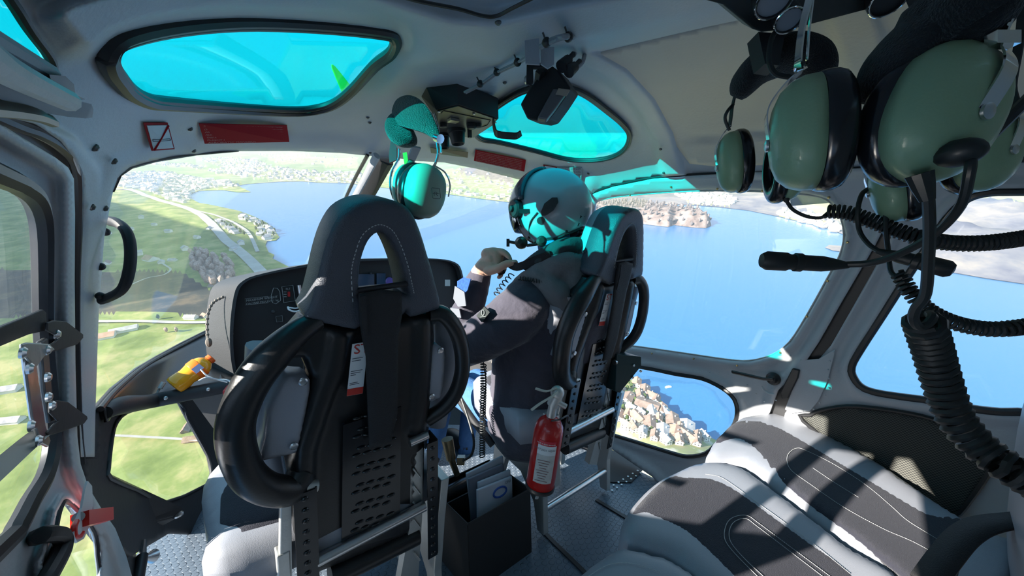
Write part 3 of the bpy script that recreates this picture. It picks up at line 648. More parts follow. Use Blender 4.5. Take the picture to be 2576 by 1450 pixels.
def tree(px, py, h, kind, label, group, gxy=None, hz=None):
    gx, gy = gxy or gpt(px, py); m = {'bare': barem, 'green': evm, 'isl': ism}[kind]; sd = rr.randrange(4)
    if (kind, sd) not in CR: CR[(kind, sd)] = crown_mesh('crown', 3.6, 14, m, sd * 3.3 + len(CR))
    z = hh(Vector((gx, gy, 0))) if hz is None else hz
    t = bpy.data.objects.new('tree', None if hz is None else CR[(kind, sd)]); COL.objects.link(t); tag(t, label, 'tree', group); place(t, gx, gy, z, rr.uniform(0, 6)); t.scale = (h / 14,) * 3
    if hz is None:
        c_ = bpy.data.objects.new('crown', CR[(kind, sd)]); COL.objects.link(c_); c_.parent = t; c2 = bpy.data.objects.new('trunk', trm); COL.objects.link(c2); c2.parent = t
def scatter(poly, n, h, kind, label, group, isle=False):
    G = [gpt(a, b) for a, b in poly]; xs = [q[0] for q in G]; ys = [q[1] for q in G]; k = 0; tries = 0
    while k < n:
        gx = rr.uniform(min(xs), max(xs)); gy = rr.uniform(min(ys), max(ys))
        tries += 1
        if tries > 9000: break
        if inpoly(gx, gy, G) and free(gx, gy, {15: 19, 19: 14, 17: 14, 12: 15, 7: 9}.get(h, 12)):
            hz = None
            if isle:
                px, py = topx(gx, gy); hz = float(hi(np.array([[px, py]]), np.array([[gx, gy]]))[0]) - 2
            tree(0, 0, h * rr.uniform(.8, 1.2), kind, label, group, (gx, gy), hz); k += 1
scatter(WOODS[0], 60, 19, 'bare', 'bare pinkish-brown tree in the grove left of the instrument panel', 'bare trees of the grove')
scatter(WOODS[1], 7, 17, 'bare', 'bare pinkish-brown tree standing apart right of the main grove', 'bare trees beside the grove')
scatter(ISL, 190, 15, 'isl', 'greyish tree on the wooded headland in the lake', 'trees on the headland', True)
scatter([(600,540),(690,575),(700,600),(660,606),(640,590)], 22, 12, 'green', 'dark green tree among the peninsula houses', 'trees on the peninsula')
scatter([(560,575),(600,590),(640,604),(590,600)], 10, 12, 'green', 'dark green tree where the peninsula road ends', 'trees at the peninsula road')
scatter([(1570,960),(1640,1010),(1700,1070),(1770,1120),(1700,1135),(1560,1080)], 34, 7, 'green', 'green garden tree among the lakeside village houses', 'garden trees of the lakeside village')
for (x, y, lb) in [(425,850,'bare tree beside the country lane'),(405,818,'small green tree above the country lane'),(450,848,'second bare tree beside the country lane, to the right')]: tree(x, y, 9, 'green' if 'green' in lb else 'bare', lb, None)
# ferry on the lake
bt = MB(); gx, gy = gpt(1681, 975); bt.box((0, 0, 1), (5, 16, 2)); bt.box((0, -1, 3), (3.5, 9, 2)); o = bt.build('boat', mat('boat_white', (.8, .8, .8), .4), smooth=False); place(o, gx, gy, 0, an(-75)); o.scale = (.5,) * 3; tag(o, 'small white boat on the lake seen through the lower right door window', 'boat')
# yellow fin standing on the roof outside the left roof window
yl = mat('fin_yellow', (0.95, 0.75, 0.04), 0.4); mb = MB()
a = sk(835, 163, -0.12); b_ = sk(888, 252, -0.05); u = (b_ - a).normalized(); wv = u.cross(ray(850, 200)).normalized(); dv = wv.cross(u); rg = []
for t, wd in [(0, .002), (.06, .006), (.3, .011), (.7, .018), (1.0, .022)]:
    c_ = a + (b_ - a) * t; rg.append([c_ + wv * wd * math.cos(q) + dv * .003 * math.sin(q) for q in [i * PI / 6 for i in range(12)]])
mb.loft(rg); o = mb.build('roof_fin', yl); tag(o, 'yellow pointed fin standing outside the left roof window', 'fin')
# thin haze lying over the lake and its shores
hz_m = bpy.data.materials.new('valley_haze'); hz_m.use_nodes = True; nt = hz_m.node_tree; nt.nodes.remove(nt.nodes['Principled BSDF'])
vs = nt.nodes.new('ShaderNodeVolumeScatter'); vs.inputs['Color'].default_value = (0.86, 0.92, 1.0, 1); vs.inputs['Density'].default_value = HAZE; vs.inputs['Anisotropy'].default_value = 0.0
nt.links.new(vs.outputs[0], nt.nodes['Material Output'].inputs['Volume'])
R = 14000; q = [GW(x, y, z) for z in (-8, 262) for (x, y) in ((-R, -800), (R, -800), (R, R + 10), (-R, R + 10))]
o = mk('haze', q, [(3, 2, 1, 0), (4, 5, 6, 7), (0, 1, 5, 4), (1, 2, 6, 5), (2, 3, 7, 6), (3, 0, 4, 7)], hz_m, smooth=False); tag(o, kind='structure')
# ================================================================== HELPERS FOR SOFT SHAPES AND LETTERING
def pillow(outline, holes, to3, nvec, t, bulge, ew, step, name, m, parent=None, back=0.5, sharp=None, sdf=None):
    """soft slab: outline traced on a surface (to3(x, y) -> point, nvec = unit normal to the viewer), thickness t away from the viewer, puffed by bulge"""
    v2, f = cdt(outline, holes, step); d = segd(v2[:, 0], v2[:, 1], outline, True)
    for h in holes: d = np.minimum(d, segd(v2[:, 0], v2[:, 1], h, True))
    k = np.sqrt(np.clip(1 - (1 - np.clip(d / ew, 0, 1)) ** 2, 0, 1)); n = len(v2); V = []; W_ = []
    nv = Vector(nvec)
    for i in range(n):
        p = to3(v2[i][0], v2[i][1]); e = sdf(v2[i][0], v2[i][1]) if sdf else 0
        V.append(p + nv * (bulge * k[i] + e)); W_.append(p - nv * (t + bulge * back * k[i]))
    F_ = [tuple(q) for q in f] + [tuple(i + n for i in q[::-1]) for q in f]; E = {}
    for q in f:
        for a, b in ((q[0], q[1]), (q[1], q[2]), (q[2], q[0])): E[(a, b)] = 1
    for (a, b) in E:
        if (b, a) not in E: F_.append((b, a, a + n, b + n))
    mb = MB(); mb.add(V + W_, F_); return mb.build(name, m, parent, sharp=sharp)
def textgeo(s, size, origin, xdir, ydir, depth=0.0006, align='LEFT', shear=0):
    cu = bpy.data.curves.new('t', 'FONT'); cu.body = s; cu.size = size; cu.align_x = align; cu.resolution_u = 2; cu.shear = shear
    ob = bpy.data.objects.new('t', cu); me = bpy.data.meshes.new_from_object(ob)
    xd = Vector(xdir).normalized(); yd = Vector(ydir).normalized(); zd = xd.cross(yd).normalized(); o = Vector(origin)
    v = [o + xd * q.co.x + yd * q.co.y + zd * depth for q in me.vertices]; f = [tuple(p.vertices) for p in me.polygons]
    bpy.data.objects.remove(ob); bpy.data.curves.remove(cu); bpy.data.meshes.remove(me); return v, f
def belt(pts, w, th, wdir, seg=None):
    pts = [Vector(p) for p in pts]; rings = []
    for i, p in enumerate(pts):
        t = (pts[min(i + 1, len(pts) - 1)] - pts[max(i - 1, 0)]).normalized(); wd = Vector(wdir); wd = (wd - t * wd.dot(t)).normalized(); nn = t.cross(wd)
        rings.append([p + wd * w / 2 + nn * th / 2, p - wd * w / 2 + nn * th / 2, p - wd * w / 2 - nn * th / 2, p + wd * w / 2 - nn * th / 2])
    return rings
# ================================================================== FRONT SEATS
SD = Vector((0, 0.21, -0.93)).normalized(); SN = Vector((0, -0.93, -0.21)).normalized(); S0 = Vector((0.33, 0.83, 1.33))
def SP(off): return lambda x, y: onplane(x, y, S0 + SN * off, SN)
def S3(px, py, off=0.0): return onplane(px, py, S0 + SN * off, SN)
belt_m = mat('black_webbing', (0.012, 0.012, 0.014), 0.75, bump=0.3, bscale=400)
seat = thing('front_seat', (0.33, 1.05, 0), 'black racing-style front seat on the left with grey horseshoe headrest, seen from behind', 'seat', 'black front seats with horseshoe headrests')
HR_O = sm([(768,800),(782,762),(798,700),(812,640),(832,580),(862,532),(905,507),(950,500),(1000,508),(1032,532),(1055,580),(1075,645),(1092,705),(1106,768),(1085,782),(1032,797),(1022,780),(1012,792),(960,812),(905,822),(892,828),(840,818)], 3)
HR_I = sm([(907,745),(902,690),(908,650),(925,606),(950,584),(975,592),(995,625),(1012,672),(1022,715),(1024,742),(1010,740),(960,744)], 3)
pillow(HR_O, [HR_I], SP(0.030), SN, 0.085, 0.012, 26, 9, 'headrest', dleather, seat)
mb = MB()
st = sm([(888,745),(884,690),(892,645),(912,592),(950,566),(985,578),(1008,616),(1026,668),(1036,712),(1040,740)], 3)
q = spl([(x, y, 0) for x, y in [(888,760),(884,690),(892,645),(912,592),(950,566),(985,578),(1008,616),(1026,668),(1036,712),(1042,740)]], 5)
for i in range(0, len(q) - 1): mb.tube([S3(q[i].x, q[i].y, 0.0425), S3((q[i] * .4 + q[i + 1] * .6).x, (q[i] * .4 + q[i + 1] * .6).y, 0.0425)], 0.0009, 4)
q = spl([(x, y, 0) for x, y in [(772,795),(840,811),(888,820)]], 9)
for i in range(0, len(q) - 1): mb.tube([S3(q[i].x, q[i].y, 0.036), S3((q[i] * .4 + q[i + 1] * .6).x, (q[i] * .4 + q[i + 1] * .6).y, 0.037)], 0.0009, 4)
mb.build('stitching', thread, seat, sharp=None)
# light front bolster of the headrest, on the far side
FB = sm([(738,845),(765,800),(790,740),(808,670),(825,600),(850,548),(880,520),(950,500),(1000,508),(1032,532),(1055,580),(1075,645),(1092,705),(1106,790),(1080,820),(960,830),(800,840)], 3)
pillow(FB, [HR_I], SP(-0.06), SN, 0.05, 0.004, 12, 12, 'headrest_front', leather, seat)
# hard shell
SH = [(762,803),(800,812),(892,828),(960,815),(1032,797),(1088,786),(1092,850),(1084,1000),(1068,1105),(1064,1250),(1058,1330),(940,1382),(800,1440),(742,1425),(736,1240),(722,1170),(738,1100),(768,1010),(782,950),(760,900),(705,905),(690,890),(730,840)]
def shrel(x, y): return 0.012 * float(plat(segd(x, y, [(850,830),(835,920),(800,1010),(765,1120),(760,1240)]), 32, 18)) + 0.012 * float(plat(segd(x, y, [(1060,800),(1058,900),(1052,1000),(1040,1080)]), 26, 16))
pillow(SH, [], SP(0.0), SN, 0.05, 0.012, 22, 12, 'seat_shell', blackp, seat, sdf=shrel)
mb = MB(); T_ = spl([S3(800,806,0.02), S3(755,832,0.03), S3(700,880,0.04), S3(645,945,0.045), S3(610,1010,0.045), S3(592,1080,0.045), S3(602,1150,0.045), S3(632,1205,0.04), S3(680,1232,0.03), S3(735,1232,0.02), S3(760,1190,0.0)], 6)
n = len(T_); mb.tube(T_, [0.020 + 0.0135 * min(1, i / 14.0) for i in range(n)], 16); mb.build('side_tube', blackp, seat)
mb = MB(); T_ = spl([S3(1080,790,0.0), S3(1112,790,0.01), S3(1142,822,0.02), S3(1160,870,0.02), S3(1163,930,0.02), S3(1148,985,0.02), S3(1118,1025,0.01), S3(1075,1055,-0.01)], 6)
mb.tube(T_, 0.022, 16); mb.build('side_tube', blackp, seat)
B1 = sm([(716,950),(748,948),(779,956),(774,1010),(764,1062),(752,1128),(735,1142),(700,1150),(655,1160),(652,1150),(664,1100),(672,1035),(694,985)], 2)
pillow(B1, [], SP(0.012), SN, 0.05, 0.008, 20, 9, 'side_bolster', leather, seat)
B2 = sm([(1090,870),(1112,876),(1119,900),(1112,990),(1098,1004),(1078,1008),(1080,940)], 2)
pillow(B2, [], SP(0.008), SN, 0.04, 0.005, 14, 9, 'side_bolster', leather, seat)
for (x, y) in [(762,960),(739,1122),(1108,882),(1086,998)]:
    mb = MB(); mb.lathe([(0.009, 0), (0.009, 0.003), (0.006, 0.005), (0.002, 0.0045)], S3(x, y, 0.024), SN, 14); mb.build('snap_fastener', steel, seat)
# harness bar, wide belt folded over it, pocket straps
mb = MB(); mb.cyl(S3(896,732,0.03), S3(1022,714,0.03), 0.0065, seg=12); mb.build('harness_bar', matblack, seat)
BW = [(903,742),(960,730),(1010,736),(1012,790),(1002,850),(1000,1040),(985,1110),(930,1130),(925,1000),(922,900),(912,850),(905,800)]
pillow(BW, [], SP(0.050), SN, 0.006, 0.003, 18, 12, 'seat_belt', belt_m, seat)
mb = MB(); mb.loft(belt([S3(912,745,0.062), S3(916,790,0.064), S3(918,850,0.060)], 0.011, 0.004, (1, 0, 0))); mb.build('belt_tab', belt_m, seat, smooth=False)
# label with a red S and a red foot
v = [(886,866),(926,860),(912,990),(872,997)]
mb = MB(); mb.prism([S3(x, y, 0.0285) for x, y in v], SN * .001); lab = mb.build('label', white, seat, smooth=False); lab['label'] = 'white seat maker label with red letters and red foot'
mb = MB(); mb.prism([S3(x, y, 0.0296) for x, y in [(874,980),(914,973),(912,990),(872,997)]], SN * .0006); mb.build('label_stripe', mat('label_red', (0.55, 0.03, 0.02), 0.5), lab, smooth=False)
xd = (S3(926,880,.03) - S3(886,886,.03)).normalized(); yd = -SD
v, f = textgeo('ST', 0.034, S3(889,892,0.0298), xd, yd); mb = MB(); mb.add(v, f); mb.build('label_letters', MATS['label_red'], lab, smooth=False)
mb = MB()
for k, (y, w_) in enumerate([(903,.024),(909,.020),(935,.026),(940,.022),(945,.012),(965,.018),(969,.022)]):
    a = S3(884 - (y - 890) * .1 + 3, y, 0.0298); mb.prism([a, a + xd * w_, a + xd * w_ + SD * .0014, a + SD * .0014], SN * .0004)
mb.build('label_lines', mat('print_dark', (0.08, 0.08, 0.1), 0.6), lab, smooth=False)
# louvred plate
LP = [(862,1068),(1008,1022),(1004,1345),(858,1385)]
mb = MB(); mb.prism([S3(x, y, 0.022) for x, y in LP], SN * .004)
for r_ in range(13):
    for c_ in range(4):
        x = 900 + c_ * 26 + (r_ % 2) * 11 - r_ * .6; y = 1058 + r_ * 23.5 - c_ * 7 + (r_ % 2) * 4 - 6
        mb.ball(S3(x, y, 0.0265), (0.012, 0.0045, 0.0042), nu=10, nv=6)
mb.build('louvred_plate', mat('gloss_black', (0.012, 0.012, 0.014), 0.2), seat)
# frame below
def perf(x0, y0, x1, y1, w, off, nb, name='perforated_rail'):
    a, b_ = S3(x0, y0, off), S3(x1, y1, off); u = (b_ - a).normalized(); mb = MB(); L_ = (b_ - a).length
    mb.prism([a - Vector((w / 2, 0, 0)), a + Vector((w / 2, 0, 0)), b_ + Vector((w / 2, 0, 0)), b_ - Vector((w / 2, 0, 0))], SN * 0.004)
    mb.prism([a + Vector((w / 2, 0, 0)), a + Vector((w / 2, 0, 0)) - SN * .05, b_ + Vector((w / 2, 0, 0)) - SN * .05, b_ + Vector((w / 2, 0, 0))], Vector((0.004, 0, 0)))
    for k in range(nb): mb.ball(a + u * L_ * (k + .5) / nb + SN * .005, (0.008, 0.004, 0.006), nu=8, nv=5)
    return mb.build(name, MATS['gloss_black'], seat)
perf(765,1238,775,1475,0.045,0.045,9); perf(1086,1112,1088,1400,0.032,0.035,12)
mb = MB(); mb.prism([S3(x, y, 0.03) for x, y in [(706,1240),(733,1238),(735,1470),(703,1470)]], -SN * .02); o = mb.build('side_plate', alum, seat, smooth=False); bevel(o, .002)
mb = MB(); mb.prism([S3(x, y, 0.012) for x, y in [(1034,1150),(1064,1128),(1062,1300),(1052,1460),(1005,1470),(1030,1330)]], -SN * .03); 
for k in range(6): mb.cyl(S3(1040,1180 + k * 42,.016), S3(1056,1200 + k * 42,.016), .003, seg=6)
o = mb.build('side_plate', alum, seat, smooth=False)
mb = MB(); mb.cyl(S3(785,1418,0.03), S3(1068,1273,0.03), 0.0155, seg=20); mb.build('cross_tube', steel, seat)
mb = MB(); mb.cyl(S3(830,1450,0.0), S3(1048,1345,0.0), 0.031, seg=20); mb.build('inertia_reel', blackp, seat)
mb = MB(); mb.cyl(S3(742,1232,0.03), S3(798,1222,0.03), 0.014, seg=16); mb.build('collar', alum, seat)
mb = MB(); mb.cyl(S3(1030,1115,0.03), S3(1075,1095,0.03), 0.012, seg=16); mb.build('collar', steel, seat)
for sx in (0.10, 0.53):
    mb = MB(); X_ = Vector((sx, 0, 0))
    mb.prism([X_ + Vector((-.014, y, z)) for y, z in [(0.98,0.52),(1.02,0.36),(1.06,0.16),(1.06,0.0),(1.10,0.0),(1.12,0.12),(1.2,0.22),(1.3,0.24),(1.34,0.14),(1.36,0.0),(1.41,0.0),(1.40,0.2),(1.36,0.42),(1.3,0.50),(1.1,0.54)]], (0.028, 0, 0)); o = mb.build('leg', alum, seat, smooth=False); bevel(o, .003)
mb = MB(); mb.cyl((0.10, 1.075, 0.10), (0.53, 1.075, 0.10), 0.014, seg=16); mb.build('cross_tube', steel, seat)
mb = MB(); mb.cyl((0.10, 1.36, 0.20), (0.53, 1.36, 0.20), 0.014, seg=16); mb.build('cross_tube', steel, seat)
# cushion
def Z(z): return lambda x, y: onz(x, y, z)
CU = [(-0.035, 1.33), (-0.03, 1.12), (0.0, 1.02), (0.5, 1.02), (0.53, 1.2), (0.54, 1.40), (0.5, 1.47), (0.3, 1.5), (0.05, 1.46)]
cu = sm(CU, 3)
pillow(cu, [], lambda x, y: Vector((x, y, 0.56 + 0.10 * (y - 1.2))), (0, 0, 1), 0.09, 0.02, 0.07, 0.03, 'seat_cushion', leather, seat)
cu2 = sm([(0.015, 1.30), (0.03, 1.06), (0.44, 1.06), (0.47, 1.3), (0.44, 1.42), (0.09, 1.42)], 3)
pillow(cu2, [], lambda x, y: Vector((x, y, 0.578 + 0.10 * (y - 1.2))), (0, 0, 1), 0.01, 0.006, 0.05, 0.03, 'cushion_centre', greyfab, seat)
bs = []
for sx in (-1, 1):
    pts = [Vector((0.32 + sx * 0.225, 1.02, 0.66)), Vector((0.32 + sx * 0.235, 0.97, 0.82)), Vector((0.32 + sx * 0.22, 0.90, 1.02))]
    mb = MB(); mb.tube(spl([p + Vector((0, .05, 0)) for p in pts], 5), 0.04, 12, flat=0.6); mb.build('side_cushion', leather, seat)
mb = MB(); mb.prism([S3(x, y, -0.05) for x, y in [(770,830),(1080,815),(1075,1000),(1060,1250),(760,1260)]], -SN * .03); o = mb.build('back_cushion', greyfab, seat, smooth=False); bevel(o, .01, 3)
# the pilot's seat is the same model
seat2 = dup(seat, Matrix.Translation((0.93, 0.0, 0.02)), None, 'black racing-style front seat on the right, behind the helmeted pilot')
# ================================================================== INSTRUMENT PANEL
PY = 2.0
def IP(x, y, o=0.0): return ony(x, y, PY - o)
panelm = mat('hood_grey_black', (0.035, 0.036, 0.038), 0.5, bump=0.15, bscale=150)
ip = thing('instrument_panel', (0.7, 2.0, 0), 'black instrument panel with rounded hood in front of the left seat', 'instrument panel')
FO = [(606,985),(590,950),(579,900),(576,840),(580,780),(590,728),(608,706),(640,692),(720,674),(800,660),(880,652),(1000,650),(1090,651),(1135,660),(1152,682),(1160,740),(1158,820),(1150,900),(1130,1010),(800,1080),(700,1060)]
Fp = [IP(q.x, q.y) for q in spl([(a, b, 0) for a, b in FO], 3, True)]
Bp = [p + Vector((-0.075 * max(0, min(1, (0.75 - p.x) / 0.5)), 0.26, -0.02 + 0.0)) for p in Fp]
mb = MB(); n = len(Fp); tri = geometry.tessellate_polygon([[Vector((p.x, p.z, 0)) for p in Fp]])
mb.add(Fp, [tuple(t) for t in tri]); mb.build('panel_face', panelblack, ip, smooth=False)
mb = MB(); Fo = [p + Vector((0, -0.045, 0)) for p in Fp]; cx_ = sum((p for p in Fp), Vector()) / n
Fi = [p + (cx_ - p).normalized() * 0.012 for p in Fp]; Fi2 = [p + Vector((0, -0.045, 0)) for p in Fi]
mb.loft([Bp, Fp, Fo, Fi2, Fi], cap=False); mb.build('hood', panelm, ip, sharp=50)
def ipbox(name, x0, y0, x1, y1, m, o=0.004, parent=ip, sk_=0):
    mb = MB(); mb.prism([IP(x0, y0 + sk_), IP(x1, y0), IP(x1, y1), IP(x0, y1 + sk_)], (0, -o, 0)); return mb.build(name, m, parent, smooth=False)
lined = mat('panel_print', (0.35, 0.35, 0.34), 0.6)
def outline(name, pts, r=0.0007, m=lined, parent=ip, o=0.006):
    mb = MB(); mb.tube([IP(x, y, o) for x, y in pts], r, 4, closed=True); return mb.build(name, m, parent)
pl = ipbox('placard', 616, 748, 674, 762, panelblack, .003, sk_=4)
v, f = textgeo('MAXIMUM WEIGHT', 0.0135, IP(619, 760, .0045) + Vector((0, 0, .001)), (1, 0, 0.04), (0, 0, 1)); mb = MB(); mb.add(v, f)
v, f = textgeo('ON MAP MOUNT 1 kg', 0.0125, IP(619, 768, .0045), (1, 0, 0.04), (0, 0, 1)); mb.add(v, f); mb.build('placard_letters', lined, pl, smooth=False)
outline('placard_border', [(616,752),(674,746),(675,762),(617,768)])
outline('vent_outline', [(688,725),(698,726),(704,734),(706,756),(694,765),(686,762),(682,745)], .0012)
g = ipbox('trim_gauge', 710, 722, 740, 760, mat('gauge_dark', (0.02, 0.02, 0.02), 0.3), .006); outline('gauge_border', [(709,722),(737,718),(743,757),(714,762)], .0012, o=.008)
ipbox('gauge_bar', 723, 734, 729, 746, mat('gauge_red', (0.45, 0.02, 0.02), 0.4), .010); 
for k in range(3): ipbox('gauge_tick', 713, 734 + k * 6, 720, 735.2 + k * 6, lined, .008)
v, f = textgeo('FLT', 0.012, IP(719, 730, .008), (1, 0, 0.04), (0, 0, 1)); mb = MB(); mb.add(v, f); mb.build('gauge_letters', lined, ip, smooth=False)
ipbox('display_screen', 758, 722, 792, 790, mat('screen_plum', (0.05, 0.03, 0.06), 0.15), .02); 
mb = MB(); mb.tube([IP(752, 722, .03), IP(754, 745, .03), IP(762, 790, .03)], .004, 8); mb.cyl(IP(752, 718, .03), IP(755, 738, .03), .008, seg=10); mb.build('map_mount_arm', steel, ip)
mb = MB(); mb.tube(spl([IP(724,772,.02), IP(728,780,.03), IP(745,784,.03), IP(762,776,.02)], 5), .004, 6); mb.tube(spl([IP(726,774,.025), IP(745,776,.03), IP(760,771,.02)], 5), .003, 6); mb.build('white_clip', white, ip)
for (x, y, r) in [(687,784,.008),(697,851,.008),(583,840,.006),(932,688,.007),(930,812,.008),(1142,668,.005)]:
    mb = MB(); mb.lathe([(r, 0), (r, .006), (r * .6, .010)], IP(x, y), (0, -1, 0), 12); mb.build('knob', panelm if r > .006 else steel, ip)
ipbox('switch_plate', 694, 796, 711, 810, mat('gauge_dark2', (0.03, 0.03, 0.03), 0.3), .006); outline('switch_border', [(694,797),(710,794),(711,809),(696,811)], .0007, o=.008)
mb = MB(); mb.lathe([(.011, 0), (.011, .002)], IP(658, 884), (0, -1, 0), 16); mb.build('white_dot', white, ip); ipbox('dot_mark', 648, 876, 663, 878, lined, .003)
for (x0, y0, x1, y1) in [(880,690,940,726),(946,688,968,724)]: ipbox('display_screen', x0, y0, x1, y1, mat('screen_blue', (0.03, 0.06, 0.10), 0.12), .01)
mb = MB(); mb.lathe([(.022, 0), (.022, .01), (.018, .014)], IP(978, 708), (0, -1, 0), 20); mb.build('round_dial', mat('dial_violet', (0.12, 0.08, 0.30), 0.3), ip)
ipbox('paper_sticker', 1119, 704, 1132, 720, mat('sticker_white', (0.6, 0.6, 0.58), 0.7), .002)
v, f = textgeo('Fly', 0.06, IP(598, 978, .0035), (1, 0, 0.02), (0, 0, 1), shear=0.3); mb = MB(); mb.add(v, f); mb.build('script_letters', lined, ip, smooth=False)
# pedestal below and black fairing beside it
PF = [(560,960),(640,980),(760,1000),(760,1120),(640,1100),(560,1115),(538,1080),(505,1035),(480,1000)]
mb = MB(); a = [P(x, y, 1.55) for x, y in PF]; mb.prism(a, (0, 0.35, -0.02)); o = mb.build('pedestal_fairing', blackp, ip); bevel(o, .012, 3)
mb = MB(); mb.box((0.80, 2.10, 0.28), (0.36, 0.34, 0.56)); o = mb.build('pedestal', matblack, ip, smooth=False); bevel(o, .02, 3)
# mast and fairing outside behind the panel
mb = MB(); mb.cyl(P(799,652,2.75), P(797,610,2.75), .006, seg=8); mb.tube([P(797,612,2.75), P(822,590,2.8)], .004, 6); mb.cyl(P(794,664,2.75), P(801,646,2.75), .012, seg=8); o = mb.build('wire_cutter', mat('cutter_yellow', (.55,.42,.15), .4)); tag(o, 'thin yellowish wire cutter mast on the nose behind the panel', 'mast')
# cord hanging down the panel's left side
mb = MB(); pth = spl([P(560,748,1.66), P(536,762,1.64), P(523,790,1.62), P(521,830,1.6), P(524,868,1.58)], 6); mb.tube(pth, .0045, 6)
for k in range(0, len(pth), 2): mb.ball(pth[k], .007, nu=6, nv=4)
mb.ball(P(525,862,1.58), (.012, .012, .02), nu=8, nv=6); tag(mb.build('knotted_cord', mat('cord_grey', (0.16,0.14,0.12), 0.9)), 'knotted dark cord hanging down the left side of the instrument panel', 'cord')
# ---- storage tray beside the panel
tr = thing('storage_tray', P(420, 1000, 1.5), 'black door-side storage tray with a padded lip, ahead of the left seat', 'tray')
LPp = spl([sk(262,1040,.02), sk(300,1022,.05), P(370,1012,1.38), P(450,996,1.45), P(530,980,1.5), P(600,966,1.54)], 5)
mb = MB(); mb.tube(LPp, [.016 + .010 * min(1, i / 6) for i in range(len(LPp))], 12); mb.build('padded_lip', matblack, tr)
mb = MB(); ra = []; rim_px = [(252,1030),(290,985),(350,932),(400,900),(460,868),(520,838),(560,830)]
A_ = [sk(x, y, .02) for x, y in [(q.x, q.y) for q in spl([(a, b, 0) for a, b in rim_px], 4)]]; n = len(A_)
Lq = [LPp[min(len(LPp) - 1, int(i * (len(LPp) - 1) / (n - 1)))] for i in range(n)]
rows = []
for k in range(9):
    t = k / 8; rows.append([A_[i].lerp(Lq[i], t) + Vector((0.0, 0.02, -0.035 * math.sin(PI * t))) for i in range(n)])
v = [p for r in rows for p in r]; f = [(i * n + j, i * n + j + 1, (i + 1) * n + j + 1, (i + 1) * n + j) for i in range(8) for j in range(n - 1)]
o = mk('tray_bowl', v, f, blackp, tr); md = o.modifiers.new('thickness', 'SOLIDIFY'); md.thickness = .004
mb = MB(); mb.tube(A_, .007, 8); mb.build('tray_rim', rubber, tr)
mb = MB(); mb.cyl(P(345,958,1.52), P(352,935,1.56), .009, .007, 10); mb.build('socket', alum, tr)
for (x, y) in [(417,1002),(524,980)]:
    mb = MB(); mb.lathe([(.007,0),(.006,.003),(.003,.004)], P(x, y, 1.405 if x < 500 else 1.47), -ray(x, y).normalized(), 10); mb.build('screw', steel, tr)
# bottle
bo = thing('drink_bottle', P(470, 950, 1.5), 'orange drink bottle with orange cap lying in the black tray', 'bottle')
b0, b1 = P(436, 974, 1.44), P(534, 900, 1.53); ax = b1 - b0; BL = ax.length
orl = bpy.data.materials.new('orange_drink'); orl.use_nodes = True; b = orl.node_tree.nodes['Principled BSDF']; b.inputs['Base Color'].default_value = (1.0, 0.40, 0.02, 1); b.inputs['Roughness'].default_value = 0.1; b.inputs['Transmission Weight'].default_value = 0.12; b.inputs['IOR'].default_value = 1.2; b.inputs['Coat Weight'].default_value = 0.6
pr = [(0.0,0),(.030,.0),(.040,.02),(.043,.08),(.041,.26),(.038,.33),(.040,.40),(.043,.48),(.044,.70),(.036,.80),(.020,.89),(.014,.91)]
mb = MB(); mb.lathe([(r * .88, h * BL) for r, h in pr], b0, ax, 24); mb.build('bottle_body', orl, bo)
mb = MB(); mb.lathe([(.0395, .50 * BL), (.0405, .52 * BL), (.0405, .68 * BL), (.0395, .70 * BL)], b0, ax, 24); lb = mb.build('bottle_label', mat('label_orange', (1.0, 0.18, 0.01), 0.35), bo)
mb = MB(); mb.lathe([(.017, .90 * BL), (.019, .91 * BL), (.019, .985 * BL), (.016, 1.0 * BL)], b0, ax, 16); mb.build('bottle_cap', mat('cap_orange', (0.85, 0.13, 0.02), 0.4), bo)
vd = -ray(495, 925).normalized(); c_ = b0 + ax * .60; sd = (vd - ax.normalized() * vd.dot(ax.normalized())).normalized(); cr = ax.normalized().cross(sd)
mb = MB(); mb.box(c_ + sd * .0415, (.03, .024, .002), Matrix((ax.normalized(), cr, sd)).transposed()); mb.build('label_patch', mat('label_pale', (.55,.5,.75), .4), lb, smooth=False)
mb = MB(); mb.tube(spl([P(390,1002,1.44), P(398,985,1.45), P(405,972,1.46)], 4), .004, 6); mb.cyl(P(402,978,1.45), P(412,962,1.46), .008, seg=8); mb.tube(spl([P(505,930,1.38), P(520,945,1.39), P(545,955,1.42), P(575,958,1.44), P(600,985,1.44)], 5), .0028, 6); mb.tube(spl([P(500,958,1.37), P(520,950,1.38), P(548,956,1.42), P(572,962,1.44)], 5), .0028, 6)
tag(mb.build('charging_cable', white), 'thin white charging cable lying over the tray and the orange bottle', 'cable')
# red first aid pouch
fa = thing('first_aid_pouch', P(590, 1010, 1.5), 'red first aid pouch with small white print, under the instrument panel', 'pouch')
mb = MB(); mb.prism([P(x, y, 1.44) for x, y in [(560,985),(612,978),(640,980),(640,1046),(590,1048),(572,1038),(564,1015)]], (0.02, 0.08, 0)); o = mb.build('pouch_body', mat('pouch_red', (0.50, 0.015, 0.02), 0.55, bump=.1), fa); bevel(o, .008, 3)
u_ = (P(590,985,1.43) - P(588,1040,1.43)).normalized(); w_ = (P(600,1010,1.43) - P(580,1012,1.43)).normalized()
v, f = textgeo('DIN 13164-2014', .0118, P(590, 1036, 1.435), u_, -w_); mb = MB(); mb.add(v, f); mb.build('pouch_letters', white, fa, smooth=False)
